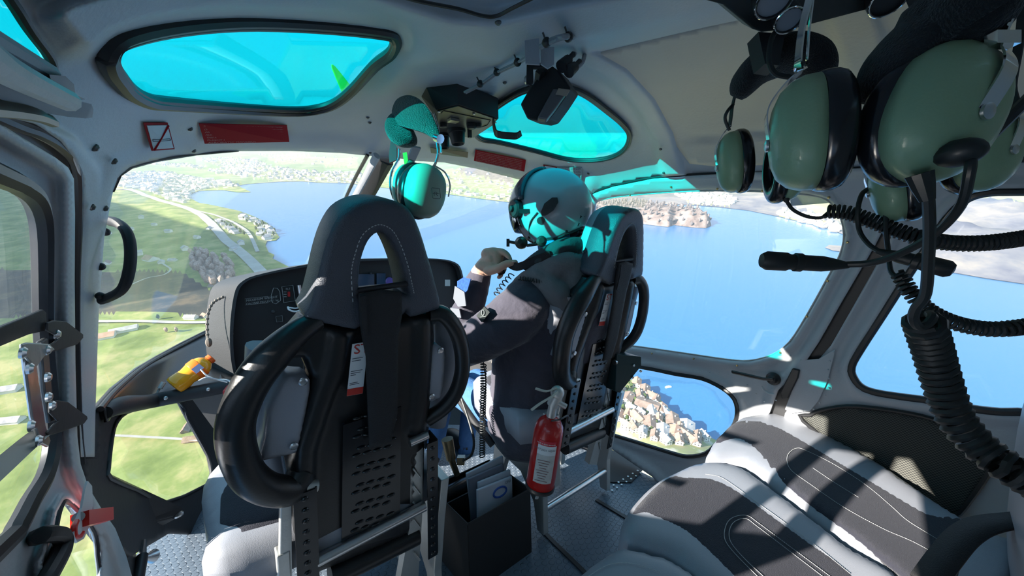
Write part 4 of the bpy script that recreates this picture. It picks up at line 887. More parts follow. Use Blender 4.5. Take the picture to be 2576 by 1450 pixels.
# ---- grab handle on the windshield post
gh = thing('grab_handle', sk(262,650,.03), 'black curved grab handle on the left windshield post', 'handle')
D0 = (hit(262,650) - EYE).dot(-(ROT @ Vector((0, 0, 1)))) - .03
mb = MB(); mb.tube(spl([P(274,556,D0), P(296,562,D0-.02), P(316,580,D0-.03), P(327,612,D0-.03), P(328,660,D0-.03), P(318,708,D0-.03), P(302,733,D0-.02), P(275,748,D0), P(255,755,D0)], 6), .0135, 12, flat=.75); mb.build('grip', matblack, gh)
for (x, y) in [(265,584),(253,671),(252,745)]:
    mb = MB(); mb.ball(P(x, y, D0 - .008), .009, nu=10, nv=8); mb.build('bolt', rubber, gh)
# ---- left door latch linkage
dl = thing('door_linkage', sk(120, 950, .02), 'black and silver hinge linkage on the left door window', 'linkage')
def plt(name, pts, off, th, m, parent, bv=.002):
    a = [sk(x, y, off) for x, y in pts]; nn = nrm(sk(pts[0][0], pts[0][1])); mb = MB(); mb.prism(a, nn * th); o = mb.build(name, m, parent, smooth=False)
    if bv: bevel(o, bv, 2)
    return o
plt('bar', [(-60,845),(0,818),(60,795),(98,779),(106,786),(107,832),(60,842),(0,866),(-60,890)], .02, .004, matblack, dl)
plt('hinge_strap', [(112,812),(130,806),(160,809),(204,842),(204,850),(188,868),(128,886),(112,884),(110,870),(130,862),(145,850),(112,832)], .035, .003, matblack, dl)
plt('hinge_strap', [(120,1014),(140,1008),(165,1012),(214,1048),(215,1056),(206,1068),(150,1088),(118,1098),(112,1090),(128,1070),(140,1060),(120,1040)], .035, .003, matblack, dl)
plt('silver_link', [(46,868),(72,866),(106,1075),(118,1110),(112,1127),(96,1120),(70,1050),(50,905)], .028, .004, steel, dl)
plt('silver_bracket', [(47,866),(60,862),(118,866),(132,880),(104,898),(86,922),(76,926),(62,905),(48,890)], .036, .003, alum, dl)
plt('rail', [(88,860),(104,850),(118,1010),(128,1060),(112,1066),(98,985)], .018, .006, mat('rail_grey', (.12,.12,.12), .4, .6), dl)
for (x, y) in [(50,888),(68,928),(112,882),(114,950),(116,1000),(72,1073),(92,1110),(126,1022),(138,842)]:
    mb = MB(); q = sk(x, y, .038); mb.lathe([(.007,0),(.007,.003),(.004,.006)], q, nrm(q), 12); mb.build('bolt', steel, dl)
mb = MB(); mb.tube([sk(-60,1230,.02), sk(0,1178,.02), sk(60,1125,.02), sk(105,1088,.02)], .014, 4, flat=.5); mb.build('diagonal_bar', mat('rail_grey2', (.14,.14,.13), .4, .3), dl, smooth=False)
# ---- emergency handle on the door
eh = thing('emergency_handle', sk(235, 1310, .02), 'bright red emergency handle on the lower left door', 'handle')
a_, b_ = sk(204,1309,.046), sk(264,1298,.065); mb = MB(); rm = Matrix(((b_ - a_).normalized(), Vector((0,0,1)).cross((b_ - a_).normalized()).normalized(), (b_ - a_).normalized().cross(Vector((0,0,1)).cross((b_ - a_).normalized()).normalized()))).transposed()
mb.box((a_ + b_) / 2, ((b_ - a_).length * 1.1, .022, .024), rm); o = mb.build('grip', mat('signal_red', (0.85, 0.02, 0.01), 0.35), eh); bevel(o, .005, 3)
mb = MB(); q = sk(196,1330,.045); pts = [sk(x, y, .045) for x, y in [(215,1212),(226,1225),(228,1270),(222,1320),(205,1358),(188,1368),(178,1350),(184,1318),(200,1280),(208,1235)]]; mb.prism(pts, nrm(q) * .003); plc = mb.build('handle_placard', white, eh, smooth=False)
pr = spl([sk(x, y, .049) for x, y in [(192,1312),(186,1330),(188,1350),(198,1352),(206,1342)]], 5); mb = MB(); mb.tube(pr, .004, 6); mb.build('red_arrow', MATS['signal_red'], plc)
mb = MB(); mb.cyl(sk(197,1302,.036), sk(197,1302,.046), .008, seg=14); mb.build('pivot', steel, eh)
mb = MB(); mb.tube(spl([sk(92,1352,.01), sk(110,1346,.03), sk(140,1345,.035), sk(156,1352,.035), sk(160,1372,.035), sk(150,1400,.035), sk(128,1440,.035), sk(105,1480,.03), sk(95,1510,.0)], 5), .011, 10); o = mb.build('door_pull', matblack); tag(o, 'black looped door pull at the bottom of the left door', 'handle')
# ---- black bracket and rail at the upper left
tb = thing('door_rail_bracket', sk(120, 240, .05), 'black bracket with a light grey rail above the left door', 'bracket')
mb = MB(); mb.tube(spl([sk(-80,110,.06), sk(0,168,.06), sk(90,215,.06), sk(168,252,.06)], 5), .0085, 10); mb.build('rail', grey, tb)
mb = MB(); mb.tube(spl([sk(-60,75,.045), sk(0,110,.045), sk(60,145,.045), sk(124,182,.045)], 5), .006, 8); mb.build('rail', greyd, tb)
mb = MB(); mb.prism([sk(x, y, .050) for x, y in [(-80,130),(0,182),(100,232),(160,262),(172,248),(230,262),(235,275),(232,296),(215,298),(170,294),(110,284),(40,262),(-80,225)]], ray(100,240) * .03); o = mb.build('bracket_body', rubber, tb); bevel(o, .004, 2)
mb = MB(); mb.prism([sk(x, y, .062) for x, y in [(124,188),(150,190),(165,192),(186,212),(190,238),(215,250),(160,256),(138,230)]], ray(150,220) * .03); o = mb.build('bracket_horn', rubber, tb); bevel(o, .004, 2)
mb = MB(); mb.tube(spl([sk(-60,262,.05), sk(20,272,.05), sk(80,284,.05), sk(120,300,.04)], 4), .008, 8, flat=.6); mb.build('tan_arm', mat('tan_metal', (.16,.14,.12), .4, .5), tb)
# ---- placards on the ceiling rail
def placard(name, pts, m, label, off=.0, cat='placard', border=None):
    a = [sk(x, y, float(ceil_relief(np.array([float(x)]), np.array([float(y)]))[0]) + .002 + off) for x, y in pts]; nn = (a[1] - a[0]).cross(a[-1] - a[0]).normalized()
    if nn.dot(EYE - a[0]) < 0: nn = -nn
    mb = MB(); mb.prism([p + nn * .001 for p in a], nn * .0012); o = mb.build(name, m, smooth=False); tag(o, label, cat); return o, a, nn
txt = mat('placard_print', (0.50, 0.22, 0.22), 0.6)
def lines(o, a, nn, n, m, words, inset=.05):
    mb = MB(); tl, tr_, br, bl = a; h_ = (bl - tl).length
    for k in range(n):
        t = .10 + .82 * k / max(1, n - 1); l = tl.lerp(bl, t); r = tr_.lerp(br, t); u = (r - l).normalized()
        s = words[k % len(words)]; v, f = textgeo(s, h_ / n * .75, l + (r - l) * inset + nn * .0025 - (bl - tl).normalized() * -h_ / n * .3, u, -(bl - tl).normalized())
        if v:
            X0 = l + (r - l) * inset; w_ = max((q - X0).dot(u) for q in v); k_ = min(1.6, (r - l).length * .90 / max(w_, 1e-4)); v = [q + u * (q - X0).dot(u) * (k_ - 1) for q in v]
        mb.add(v, f)
    return mb.build('placard_letters', m, o, smooth=False)
WDS = ['THE MARKINGS AND PLACARDS INSTALLED IN THIS HELICOPTER CONTAIN', 'OPERATING LIMITATIONS WHICH MUST BE COMPLIED WITH WHEN', 'OPERATING THIS HELICOPTER OTHER OPERATING LIMITATIONS WHICH', 'MUST BE COMPLIED WITH ARE CONTAINED IN THE FLIGHT MANUAL', 'THIS HELICOPTER IS APPROVED FOR DAY AND NIGHT VFR', 'FLIGHT IN ICING CONDITIONS PROHIBITED', 'AEROBATIC MANOEUVRES PROHIBITED']
o, a, nn = placard('red_placard', [(499,309),(721,314),(727,356),(514,360)], redl, 'long red placard with fine print below the left roof window'); lines(o, a, nn, 7, txt, WDS, .03)
o, a, nn = placard('red_placard', [(1196,376),(1323,402),(1319,431),(1192,404)], redl, 'long red placard with fine print below the right roof window'); lines(o, a, nn, 7, txt, WDS, .03)
o, a, nn = placard('no_smoking_placard', [(358,307),(419,307),(437,374),(379,378)], redl, 'square red-bordered white placard with a crossed-out cigarette'); 
c4 = sum(a, Vector()) / 4; mb = MB(); mb.prism([c4 + (p - c4) * .86 + nn * .0025 for p in a], nn * .0008); mb.build('placard_field', mat('placard_white', (.62,.68,.70), .5), o, smooth=False)
mb = MB(); mb.tube([a[1].lerp(c4, .12) + nn * .005, a[3].lerp(c4, .12) + nn * .005], .0018, 4); mb.build('cross_bar', redl, o)
q0, q1 = a[0].lerp(a[3], .55).lerp(c4, .25), a[1].lerp(a[2], .55).lerp(c4, .25); dn = (a[3] - a[0]).normalized() * .011
mb = MB(); mb.tube([p + nn * .004 for p in (q0, q1, q1 + dn, q0 + dn)], .0007, 4, closed=True); mb.build('cigarette_outline', mat('print_dark', (.08,.08,.1), .6), o)
o, a, nn = placard('black_label', [(1082,370),(1178,382),(1176,396),(1084,384)], rubber, 'narrow black strip label under the overhead control panel')
o, a, nn = placard('no_smoking_placard', [(1367,414),(1401,420),(1401,432),(1368,428)], redl, 'small red-bordered placard half hidden behind the helmet')
c4 = sum(a, Vector()) / 4; mb = MB(); mb.prism([c4 + (p - c4) * .8 + nn * .0025 for p in a], nn * .0008); mb.build('placard_field', MATS['placard_white'], o, smooth=False)
o, a, nn = placard('frequency_card', [(1402,421),(1464,421),(1462,456),(1404,452)], mat('card_pale', (.45,.47,.47), .6), 'pale card with a short list of radio frequencies beside the helmet')
lines(o, a, nn, 5, MATS['print_dark'], ['Buochs   119.625', 'Alpnach  128.475', 'Luzern   120.425', 'Info     130.150', 'Emmen    134.130'], .06)
# ceiling screws and cables
mb_s = []
for (x, y) in [(237,371),(285,405),(333,95),(478,324),(487,379),(931,384),(264,524),(230,521),(1253,55),(1270,207),(1662,375),(1670,435),(1480,437),(925,295),(930,308)]:
    q = sk(x, y, float(ceil_relief(np.array([float(x)]), np.array([float(y)]))[0])); mb = MB(); mb.lathe([(.006, 0), (.006, .002), (.003, .005)], q, nrm(q), 10); o = mb.build('screw', mat('screw_dark', (.12,.12,.12), .4, .7), bpy.data.objects['ceiling'])
mb = MB(); mb.tube([sk(q.x, q.y, .052) for q in spl([(940,-30,0),(1050,2,0),(1150,22,0),(1215,40,0),(1250,40,0),(1290,20,0),(1370,-20,0)], 5)], .003, 6); mb.build('hatch_groove', rubber, bpy.data.objects['ceiling'])
# ---- door handle on the right door
rh = thing('lever_handle', sk(1940, 950, .02), 'black lever handle on the right door below its window', 'handle')
mb = MB(); q = sk(1946,953,.014); mb.lathe([(.026,0),(.026,.006),(.018,.012),(.014,.03),(.010,.032)], q, nrm(q), 20); mb.build('handle_boss', rubber, rh)
mb = MB(); mb.tube([sk(1946,955,.045), sk(1920,954,.045), sk(1880,945,.04), sk(1842,936,.036)], [.009,.009,.011,.010], 10, flat=.6); mb.build('lever', rubber, rh)
mb = MB(); mb.tube([sk(x, y, .016) for x, y in [(1916,972),(1922,982),(1934,990),(1948,992)]], .004, 6, flat=.4); mb.build('white_arrow', white, rh)
lt = plt('door_latch', [(1966,985),(1996,925),(2014,930),(2010,950),(1985,1000),(1970,1002)], .012, .016, rubber, None, .003); tag(lt, 'black latch block in the seam between right door and rear wall', 'latch')
gp = plt('gusset_plate', [(2012,907),(2060,903),(2102,878),(2098,898),(2082,960),(2060,1008),(2038,1035),(1990,1040),(1975,1030),(1990,990)], .012, .003, grey, None, .002); tag(gp, 'grey riveted gusset plate at the foot of the right rear pillar', 'plate')
mb = MB()
for (x, y) in [(2097,887),(2087,909),(2083,931),(2084,952),(2084,975),(2076,995),(2062,1014),(2047,1030),(2020,1034)]: q = sk(x, y, .016); mb.ball(q, .0035, nu=8, nv=5)
mb.build('rivets', grey, gp)
mb = MB()
for (x, y) in [(1765,933),(1785,937),(1808,940),(1832,943),(1988,895),(2015,905),(1880,970),(1902,992),(1922,1010),(1937,1014),(1952,1008)]: q = sk(x, y, .012); mb.ball(q, .0035, nu=8, nv=5)
mb.build('rivets', grey, bpy.data.objects['door_2'])
# ---- speaker grille in the right rear wall
GRL = [(2020,1060),(2038,1045),(2062,1034),(2131,1023),(2217,1030),(2320,1048),(2407,1080),(2475,1140),(2492,1165),(2488,1190),(2440,1260),(2400,1300),(2330,1290),(2200,1200)]
wm = bpy.data.materials.new('woven_grille'); wm.use_nodes = True; nt = wm.node_tree; b = nt.nodes['Principled BSDF']; b.inputs['Roughness'].default_value = .8
tc = nt.nodes.new('ShaderNodeTexCoord'); mp = nt.nodes.new('ShaderNodeMapping'); mp.inputs['Rotation'].default_value = (0, 0, 0); mp.inputs['Scale'].default_value = (230, 230, 230)
br = nt.nodes.new('ShaderNodeTexChecker'); br.inputs['Scale'].default_value = 1.0; br.inputs[1].default_value = (.10, .10, .085, 1); br.inputs[2].default_value = (.02, .02, .02, 1)
nt.links.new(tc.outputs['Object'], mp.inputs[0]); nt.links.new(mp.outputs[0], br.inputs[0]); nt.links.new(br.outputs[0], b.inputs['Base Color'])
o = panel('speaker_grille', sm(GRL, 3), [], wm, .006, 16, None, .004); tag(o, 'dark woven grille panel on the right rear wall above the seats', 'grille')
mb = MB(); rim(mb, GRL, .007, .010, 3); mb.build('grille_rim', rubber, o)
# ================================================================== REAR SEATS
RN_ = Vector((0, -0.139, 0.99)).normalized(); R0 = Vector((1.4, .53, .50))
def RP(off): return lambda x, y: onplane(x, y, R0 + RN_ * off, RN_)
def R3(x, y, off=0.0): return onplane(x, y, R0 + RN_ * off, RN_)
def dash(mb, pts, off, step=.004, r=.0008):
    q = spl([(a, b, 0) for a, b in pts], 10)
    for i in range(0, len(q) - 1):
        for (a, b) in ((0, .38), (.5, .88)):
            p0, p1 = q[i].lerp(q[i + 1], a), q[i].lerp(q[i + 1], b); mb.tube([R3(p0.x, p0.y, off), R3(p1.x, p1.y, off)], r, 4)
def rear(label, out, centre, lines_, drop, mleft):
    s = thing('passenger_seat', R3(*out[0]) - Vector((0, 0, .3)), label, 'seat', 'rear bench seats')
    pillow(sm(out, 3), [], RP(0.0), RN_, .13, .022, 45, 14, 'seat_cushion', leather, s, back=0)
    pillow(sm(centre, 3), [], RP(.0165), RN_, .012, .006, 24, 12, 'cushion_centre', greyfab, s, back=0)
    mb = MB()
    for l in lines_: dash(mb, l, .0245)
    mb.build('stitching', thread, s, sharp=None)
    return s
O1 = [(1779,1160),(1786,1135),(1803,1108),(1855,1060),(1893,1047),(1955,1041),(2010,1053),(2100,1104),(2217,1172),(2330,1250),(2441,1322),(2560,1390),(2480,1600),(2400,1560),(2270,1462),(2140,1378),(2045,1305),(1950,1232),(1880,1180),(1838,1166)]
C1 = [(1803,1112),(1818,1092),(1850,1064),(1893,1058),(1945,1060),(1990,1080),(2100,1145),(2217,1215),(2330,1282),(2438,1335),(2390,1560),(2320,1490),(2250,1430),(2150,1352),(2045,1275),(1980,1222),(1925,1172),(1890,1142),(1850,1120)]
r1 = rear('rear seat on the far right beside the woven grille, dark cloth with grey leather edges', O1, C1, [[(2420,1395),(2330,1340),(2280,1308),(2240,1272),(2180,1222),(2100,1170),(2030,1135),(2005,1128),(1985,1140),(1980,1160),(1992,1185),(2040,1220),(2120,1275),(2220,1330),(2300,1365),(2380,1410)], [(2045,1178),(2100,1215),(2160,1252)]], 0, 0)
O2 = [(1562,1350),(1564,1325),(1582,1290),(1620,1245),(1660,1212),(1700,1192),(1750,1170),(1800,1166),(1845,1172),(1890,1195),(1950,1240),(2045,1312),(2140,1386),(2270,1475),(2200,1640),(2050,1640),(1900,1580),(1790,1500),(1700,1420),(1640,1392),(1580,1372)]
C2 = [(1592,1292),(1630,1245),(1668,1212),(1700,1198),(1745,1193),(1795,1196),(1845,1218),(1900,1255),(1950,1292),(2050,1365),(2150,1440),(2210,1560),(2000,1580),(1900,1530),(1830,1460),(1770,1400),(1715,1352),(1660,1325),(1620,1308)]
r2 = rear('middle rear seat between the far right seat and the nearest one, dark cloth centre', O2, C2, [[(1775,1194),(1810,1200),(1850,1225),(1900,1262),(1960,1305),(2050,1372),(2140,1445)], [(1910,1455),(1860,1405),(1830,1370),(1822,1345),(1830,1315),(1850,1300),(1880,1298),(1910,1318),(2000,1385),(2090,1452)], [(1925,1455),(1875,1408),(1842,1370),(1834,1345),(1840,1322),(1855,1309),(1878,1306),(1905,1325),(1990,1390),(2075,1455)]], 0, 0)
O3 = [(1430,1520),(1445,1470),(1480,1435),(1530,1400),(1566,1384),(1640,1400),(1700,1422),(1790,1500),(1800,1650),(1500,1700)]
C3 = [(1470,1540),(1500,1490),(1560,1462),(1620,1470),(1700,1530),(1720,1640),(1520,1680)]
r3 = rear('nearest rear seat at the bottom edge, grey leather front corner showing', O3, C3, [[(1478,1452),(1530,1422),(1590,1418),(1660,1440)]], 0, 0)
# seat box under the cushions
mb = MB(); mb.box((1.16, .12, .17), (.92, .66, .34)); o = mb.build('seat_box', matblack, smooth=False); bevel(o, .02, 3); tag(o, 'dark box carrying the row of rear seat cushions', 'seat box')
# backrest of the far right seat and its belt
mb = MB(); mb.ball(Vector((1.46, -.20, .62)), (.26, .10, .36), nu=28, nv=18, ex=.7); o = mb.build('back_cushion', leather, r1, sharp=None)
mb = MB(); mb.ball(Vector((1.02, -.22, .62)), (.24, .10, .36), nu=28, nv=18, ex=.7); o = mb.build('back_cushion', leather, r2, sharp=None)
mb = MB(); pth = spl([P(2330,1470,.80), P(2380,1400,.83), P(2430,1345,.86), P(2490,1318,.88), P(2600,1305,.9)], 8); mb.loft(belt(pth, .05, .006, ray(2450,1380).cross(Vector((1, 0, 0.3))))); o = mb.build('shoulder_belt', belt_m, sharp=None); tag(o, 'black shoulder belt crossing the lower right corner over the rear seat', 'belt')
# ================================================================== HEADSETS
mint = mat('headset_green', (0.31, 0.43, 0.25), 0.42, bump=.05, bscale=300, coat=.15)
seal_m = mat('ear_seal_black', (0.012, 0.012, 0.014), 0.22)
fleece = mat('black_fleece', (0.010, 0.010, 0.011), 1.0, bump=.6, bscale=400, sheen=.15)
def frame(ax, up):
    ax = ax.normalized(); up = (up - ax * up.dot(ax)).normalized(); return Matrix((ax, up.cross(ax) * -1 if False else up.cross(ax), up)).transposed()
def cup(mbs, c, ax, up, H, parent, mshell, label=None, depth=None, stir=True):
    """ax points from the seal outwards; H = cup height"""
    R_ = frame(ax, up); w = H * .40; D = depth or H * .42
    sh_ = [(0, 1.0), (.30, .995), (.55, .93), (.78, .78), (.92, .55), (1.0, .25), (1.02, .0)]
    rg = []
    for (t, k) in sh_:
        rg.append([c + R_ @ Vector((t * D, math.copysign(abs(math.cos(a)) ** .85, math.cos(a)) * w * max(k, .01), math.copysign(abs(math.sin(a)) ** .85, math.sin(a)) * H / 2 * max(k, .01))) for a in [2 * PI * i / 36 for i in range(36)]])
    mb = MB(); mb.loft(rg); s = mb.build('ear_cup', mshell, parent, sharp=None)
    if label: s['label'] = label
    mb = MB(); rg = []
    for (t, k, inn) in [(0.02, .96, 0), (-.02, 1.04, 0), (-.12, 1.06, 0), (-.24, 1.05, 0), (-.34, 1.0, 0), (-.40, .90, 0), (-.40, .72, 0), (-.34, .58, 0), (-.22, .52, 0)]:
        rg.append([c + R_ @ Vector((t * D * 1.55, math.cos(a) * w * k, math.sin(a) * H / 2 * k)) for a in [2 * PI * i / 36 for i in range(36)]])
    mb.loft(rg, cap=False); mb.add(rg[-1], [tuple(range(36))]); mb.build('ear_seal', seal_m, parent, sharp=None)
    # stirrup: bent chrome plate with a pivot screw
    pv = c + R_ @ Vector((D * .93, 0, -H * .06)); tp = c + R_ @ Vector((D * .25, 0, H * .60)); md_ = c + R_ @ Vector((D * .95, 0, H * .25))
    if not stir: return tp
    mb = MB(); mb.loft(belt(spl([pv + R_ @ Vector((D * .06, 0, 0)), md_ + R_ @ Vector((D * .10, 0, 0)), c + R_ @ Vector((D * .7, 0, H * .46)), tp], 6), H * .13, H * .012, R_ @ Vector((0, 1, 0)))); st_ = mb.build('stirrup', chrome, parent, sharp=40)
    mb = MB(); mb.lathe([(H * .055, 0), (H * .055, H * .02), (H * .03, H * .03)], pv + R_ @ Vector((D * .09, 0, 0)), R_ @ Vector((1, 0, 0)), 14); mb.build('pivot_screw', steel, st_)
    return tp
def headset(label, c1, c2, H, up, top, padw, group, H2=None, mshell=mint, depth=None, padr=.028, bandm=chrome, axes=None):
    t = thing('headset', (c1 + c2) / 2, label, 'headset', group)
    ax = (c2 - c1).normalized(); up1, up2 = up if isinstance(up, tuple) else (up, up)
    A1, A2 = axes or (-ax, ax)
    a = cup(None, c1, A1, up1, H, t, mshell, depth=depth); b = cup(None, c2, A2, up2, H2 or H, t, mshell, depth=depth)
    return t, a, b, ax
def coil(pts, R_, r, pitch, n=6, seg=9):
    P_ = spl(pts, n); L = [0.0]
    for i in range(1, len(P_)): L.append(L[-1] + (P_[i] - P_[i - 1]).length)
    tot = L[-1]; N = int(tot / pitch * seg); out = []; u = None; j = 0
    for k in range(N + 1):
        s = tot * k / N
        while j < len(L) - 2 and L[j + 1] < s: j += 1
        t = (s - L[j]) / max(L[j + 1] - L[j], 1e-9); p = P_[j].lerp(P_[j + 1], t); T = (P_[j + 1] - P_[j]).normalized()
        u = T.orthogonal().normalized() if u is None else (u - T * T.dot(u)).normalized(); w = T.cross(u); a = 2 * PI * k / seg
        RR = R_ if not isinstance(R_, tuple) else R_[0] + (R_[1] - R_[0]) * k / N
        out.append(p + (u * math.cos(a) + w * math.sin(a)) * RR)
    return out
UPC = Vector((0, 0, 1))
def iv(x, y, d): return P(x, y, d)
cabl = mat('cable_black', (0.014, 0.016, 0.016), 0.5)
# B: the big near headset
vup = ROT @ Vector((0.15, 1, 0.05)); vup2 = ROT @ Vector((0.42, 1, .1))
cL, cR = iv(2050, 335, .455), iv(2335, 295, .40)
tB, aB, bB, axB = headset('large green headset hanging nearest the camera, upper right, with microphone boom', cL, cR, .132, (vup, vup2), None, .1, 'green headsets hanging from the roof', H2=.138, depth=.046, axes=(ROT @ Vector((-.88, 0, -.42)), ROT @ Vector((.16, -.15, .95))))
def pad(parent, pts, w, th, name='headband_pad', wd=None):
    mb = MB(); P_ = spl(pts, 6); n = len(P_); wd = wd or ROT @ Vector((0, 0, 1)); rg = []
    for i, p in enumerate(P_):
        t = (P_[min(i + 1, n - 1)] - P_[max(i - 1, 0)]).normalized(); ww = (wd - t * wd.dot(t)).normalized(); nn = t.cross(ww); k = math.sin(PI * (i + .6) / (n + .2)) ** .35
        rg.append([p + ww * math.cos(a) * w * k + nn * math.sin(a) * th * k for a in [2 * PI * j / 16 for j in range(16)]])
    mb.loft(rg); return mb.build(name, fleece, parent, sharp=None)
pad(tB, [iv(2215,245,.42), iv(2235,190,.42), iv(2270,130,.42), iv(2330,70,.41), iv(2365,20,.40), iv(2400,-40,.39)], .045, .022)
pad(tB, [iv(2400,-30,.37), iv(2430,20,.37), iv(2460,60,.37), iv(2500,85,.36)], .045, .024)
mb = MB(); mb.loft(belt(spl([aB, iv(2008,170,.45), iv(2012,110,.445), iv(2020,60,.44), iv(2035,0,.43), iv(2050,-60,.42)], 5), .010, .002, ROT @ Vector((0, 0, 1)))); mb.tube(spl([aB, iv(2030,150,.45), iv(2035,80,.44), iv(2045,0,.43)], 5), .0016, 6); mb.build('headband_spring', chrome, tB)
mb = MB(); mb.loft(belt(spl([bB, iv(2500,110,.36), iv(2540,30,.355), iv(2580,-60,.35)], 5), .012, .002, ROT @ Vector((0, 0, 1)))); mb.tube([bB, iv(2540,60,.35)], .0018, 6); mb.box(iv(2522,100,.355), (.022, .012, .010), ROT); mb.build('headband_spring', chrome, tB)
mb = MB(); mb.tube(spl([iv(2418,385,.36), iv(2440,400,.352), iv(2438,440,.352), iv(2415,520,.37), iv(2350,590,.41), iv(2260,640,.45), iv(2190,662,.48), iv(2130,666,.50)], 6), .0042, 10); bm_ = mb.build('microphone_boom', cabl, tB)
mb = MB(); mb.ball(iv(2415,385,.36), (.017, .013, .019), ROT, nu=12, nv=8); mb.build('boom_joint', cabl, tB)
m0, m1 = iv(2135, 668, .50), iv(1912, 655, .52); L_ = (m1 - m0).length
mb = MB(); mb.lathe([(.004,0),(.0085,.02),(.0105,.3*L_),(.0105,.52*L_),(.0125,.53*L_),(.0125,.6*L_),(.0105,.61*L_),(.0105,.66*L_),(.0125,.70*L_),(.0130,.92*L_),(.009,.985*L_),(.002,L_)], m0, m1 - m0, 18); mb.build('microphone', cabl, bm_)
mb = MB(); mb.tube(spl([iv(2318,440,.38), iv(2332,470,.38), iv(2338,560,.385), iv(2335,660,.39), iv(2328,740,.40), iv(2305,775,.41), iv(2298,800,.415), iv(2308,820,.42), iv(2330,818,.42), iv(2345,800,.42), iv(2338,790,.43)], 6), .0048, 8)
mb.tube([iv(2312,438,.38), iv(2322,470,.38), iv(2333,505,.38)], [.011,.009,.006], 10)
mb.tube(coil([iv(2322,805,.43), iv(2345,880,.45), iv(2368,960,.46), iv(2402,1050,.46), iv(2460,1120,.45), iv(2540,1180,.43), iv(2640,1240,.42)], .0150, .0044, .0102, seg=10), .0044, 6); mb.build('coiled_cord', cabl, tB)
# C: the far small headset on the left of the group
vupC = ROT @ Vector((0.06, 1, .1))
cL, cR = iv(1852, 408, .76), iv(1968, 425, .70)
tC, aC, bC, axC = headset('small green headset hanging farthest left of the roof group', cL, cR, .118, vupC, None, .1, 'green headsets hanging from the roof', depth=.034, axes=(ROT @ Vector((-.955, -.07, -.28)), ROT @ Vector((.9, 0, .3))))
pad(tC, [iv(1852,245,.74), iv(1880,200,.72), iv(1920,165,.70), iv(1980,140,.68), iv(2040,150,.67), iv(2085,190,.66)], .05, .030)
mb = MB(); mb.loft(belt(spl([aC, iv(1838,300,.75), iv(1842,270,.74), iv(1850,235,.74)], 5), .009, .002, ROT @ Vector((0, 0, 1)))); mb.build('headband_spring', matblack, tC)
mb = MB(); mb.tube(spl([iv(1835,328,.75), iv(1824,300,.745), iv(1830,280,.74), iv(1845,262,.74)], 5), .003, 6); mb.build('side_wire', cabl, tC)
mb = MB(); mb.tube(spl([iv(1955,75,.6), iv(1940,100,.6), iv(1935,150,.6), iv(1950,185,.6), iv(1990,195,.6)], 5), .004, 8); mb.build('side_wire', cabl, tC)
mb = MB(); mb.tube([iv(1968,478,.69), iv(1975,492,.69), iv(1980,508,.69)], [.010,.008,.004], 10); mb.tube(spl([iv(1978,505,.69), iv(1995,528,.69), iv(2030,545,.68), iv(2065,548,.67), iv(2084,535,.66)], 5), .0032, 8)
mb.tube(coil([iv(2078,532,.66), iv(2130,535,.64), iv(2190,555,.62), iv(2250,578,.60), iv(2320,600,.58), iv(2400,612,.57), iv(2500,610,.56), iv(2640,590,.56)], .0098, .0026, .0062, seg=9), .0028, 6); mb.build('coiled_cord', cabl, tC)
# D: the rear right headset, partly hidden
vupD = ROT @ Vector((0.2, 1, 0))
cL, cR = iv(2262, 462, .60), iv(2462, 380, .56)
tD, aD, bD, axD = headset('green headset behind the large near one, partly hidden at the right', cL, cR, .118, (ROT @ Vector((.3,1,0)), vupD), None, .1, 'green headsets hanging from the roof', depth=.036, axes=(ROT @ Vector((-.75, -.1, -.6)), ROT @ Vector((.17, -.11, .97))))
mb = MB(); mb.loft(belt(spl([bD, iv(2555,270,.5), iv(2545,220,.5), iv(2560,130,.5), iv(2570,60,.5), iv(2575,0,.5)], 5), .010, .002, ROT @ Vector((0, 0, 1)))); mb.build('headband_spring', matblack, tD)
mb = MB(); mb.tube(spl([iv(2476,360,.50), iv(2500,335,.49), iv(2545,290,.47), iv(2600,235,.45)], 5), .0065, 8); mb.build('side_wire', cabl, tD)
mb = MB(); mb.tube(spl([iv(2185,475,.62), iv(2168,490,.62), iv(2158,530,.62), iv(2162,580,.62), iv(2185,615,.60), iv(2215,635,.58)], 5), .0036, 8); bm_ = mb.build('microphone_boom', cabl, tD)
m0, m1 = iv(2205, 632, .58), iv(2402, 682, .52); L_ = (m1 - m0).length
mb = MB(); mb.lathe([(.004,0),(.0075,.02),(.009,.3*L_),(.009,.48*L_),(.012,.50*L_),(.012,.58*L_),(.0105,.6*L_),(.0118,.7*L_),(.0118,.92*L_),(.008,.985*L_),(.002,L_)], m0, m1 - m0, 18); mb.build('microphone', cabl, bm_)
mb = MB(); mb.tube([iv(2235,498,.60), iv(2230,515,.60), iv(2228,530,.60)], [.009,.007,.004], 10); mb.tube(spl([iv(2229,525,.60), iv(2228,570,.60), iv(2234,630,.60), iv(2240,680,.59), iv(2255,695,.58), iv(2268,688,.58), iv(2266,680,.58)], 5), .0034, 8)
mb.tube(coil([iv(2262,690,.58), iv(2290,735,.57), iv(2335,780,.56), iv(2400,812,.55), iv(2480,828,.54), iv(2560,825,.53), iv(2660,810,.53)], (.0085, .0095), .0026, .0066, seg=9), .0027, 6); mb.build('coiled_cord', cabl, tD)
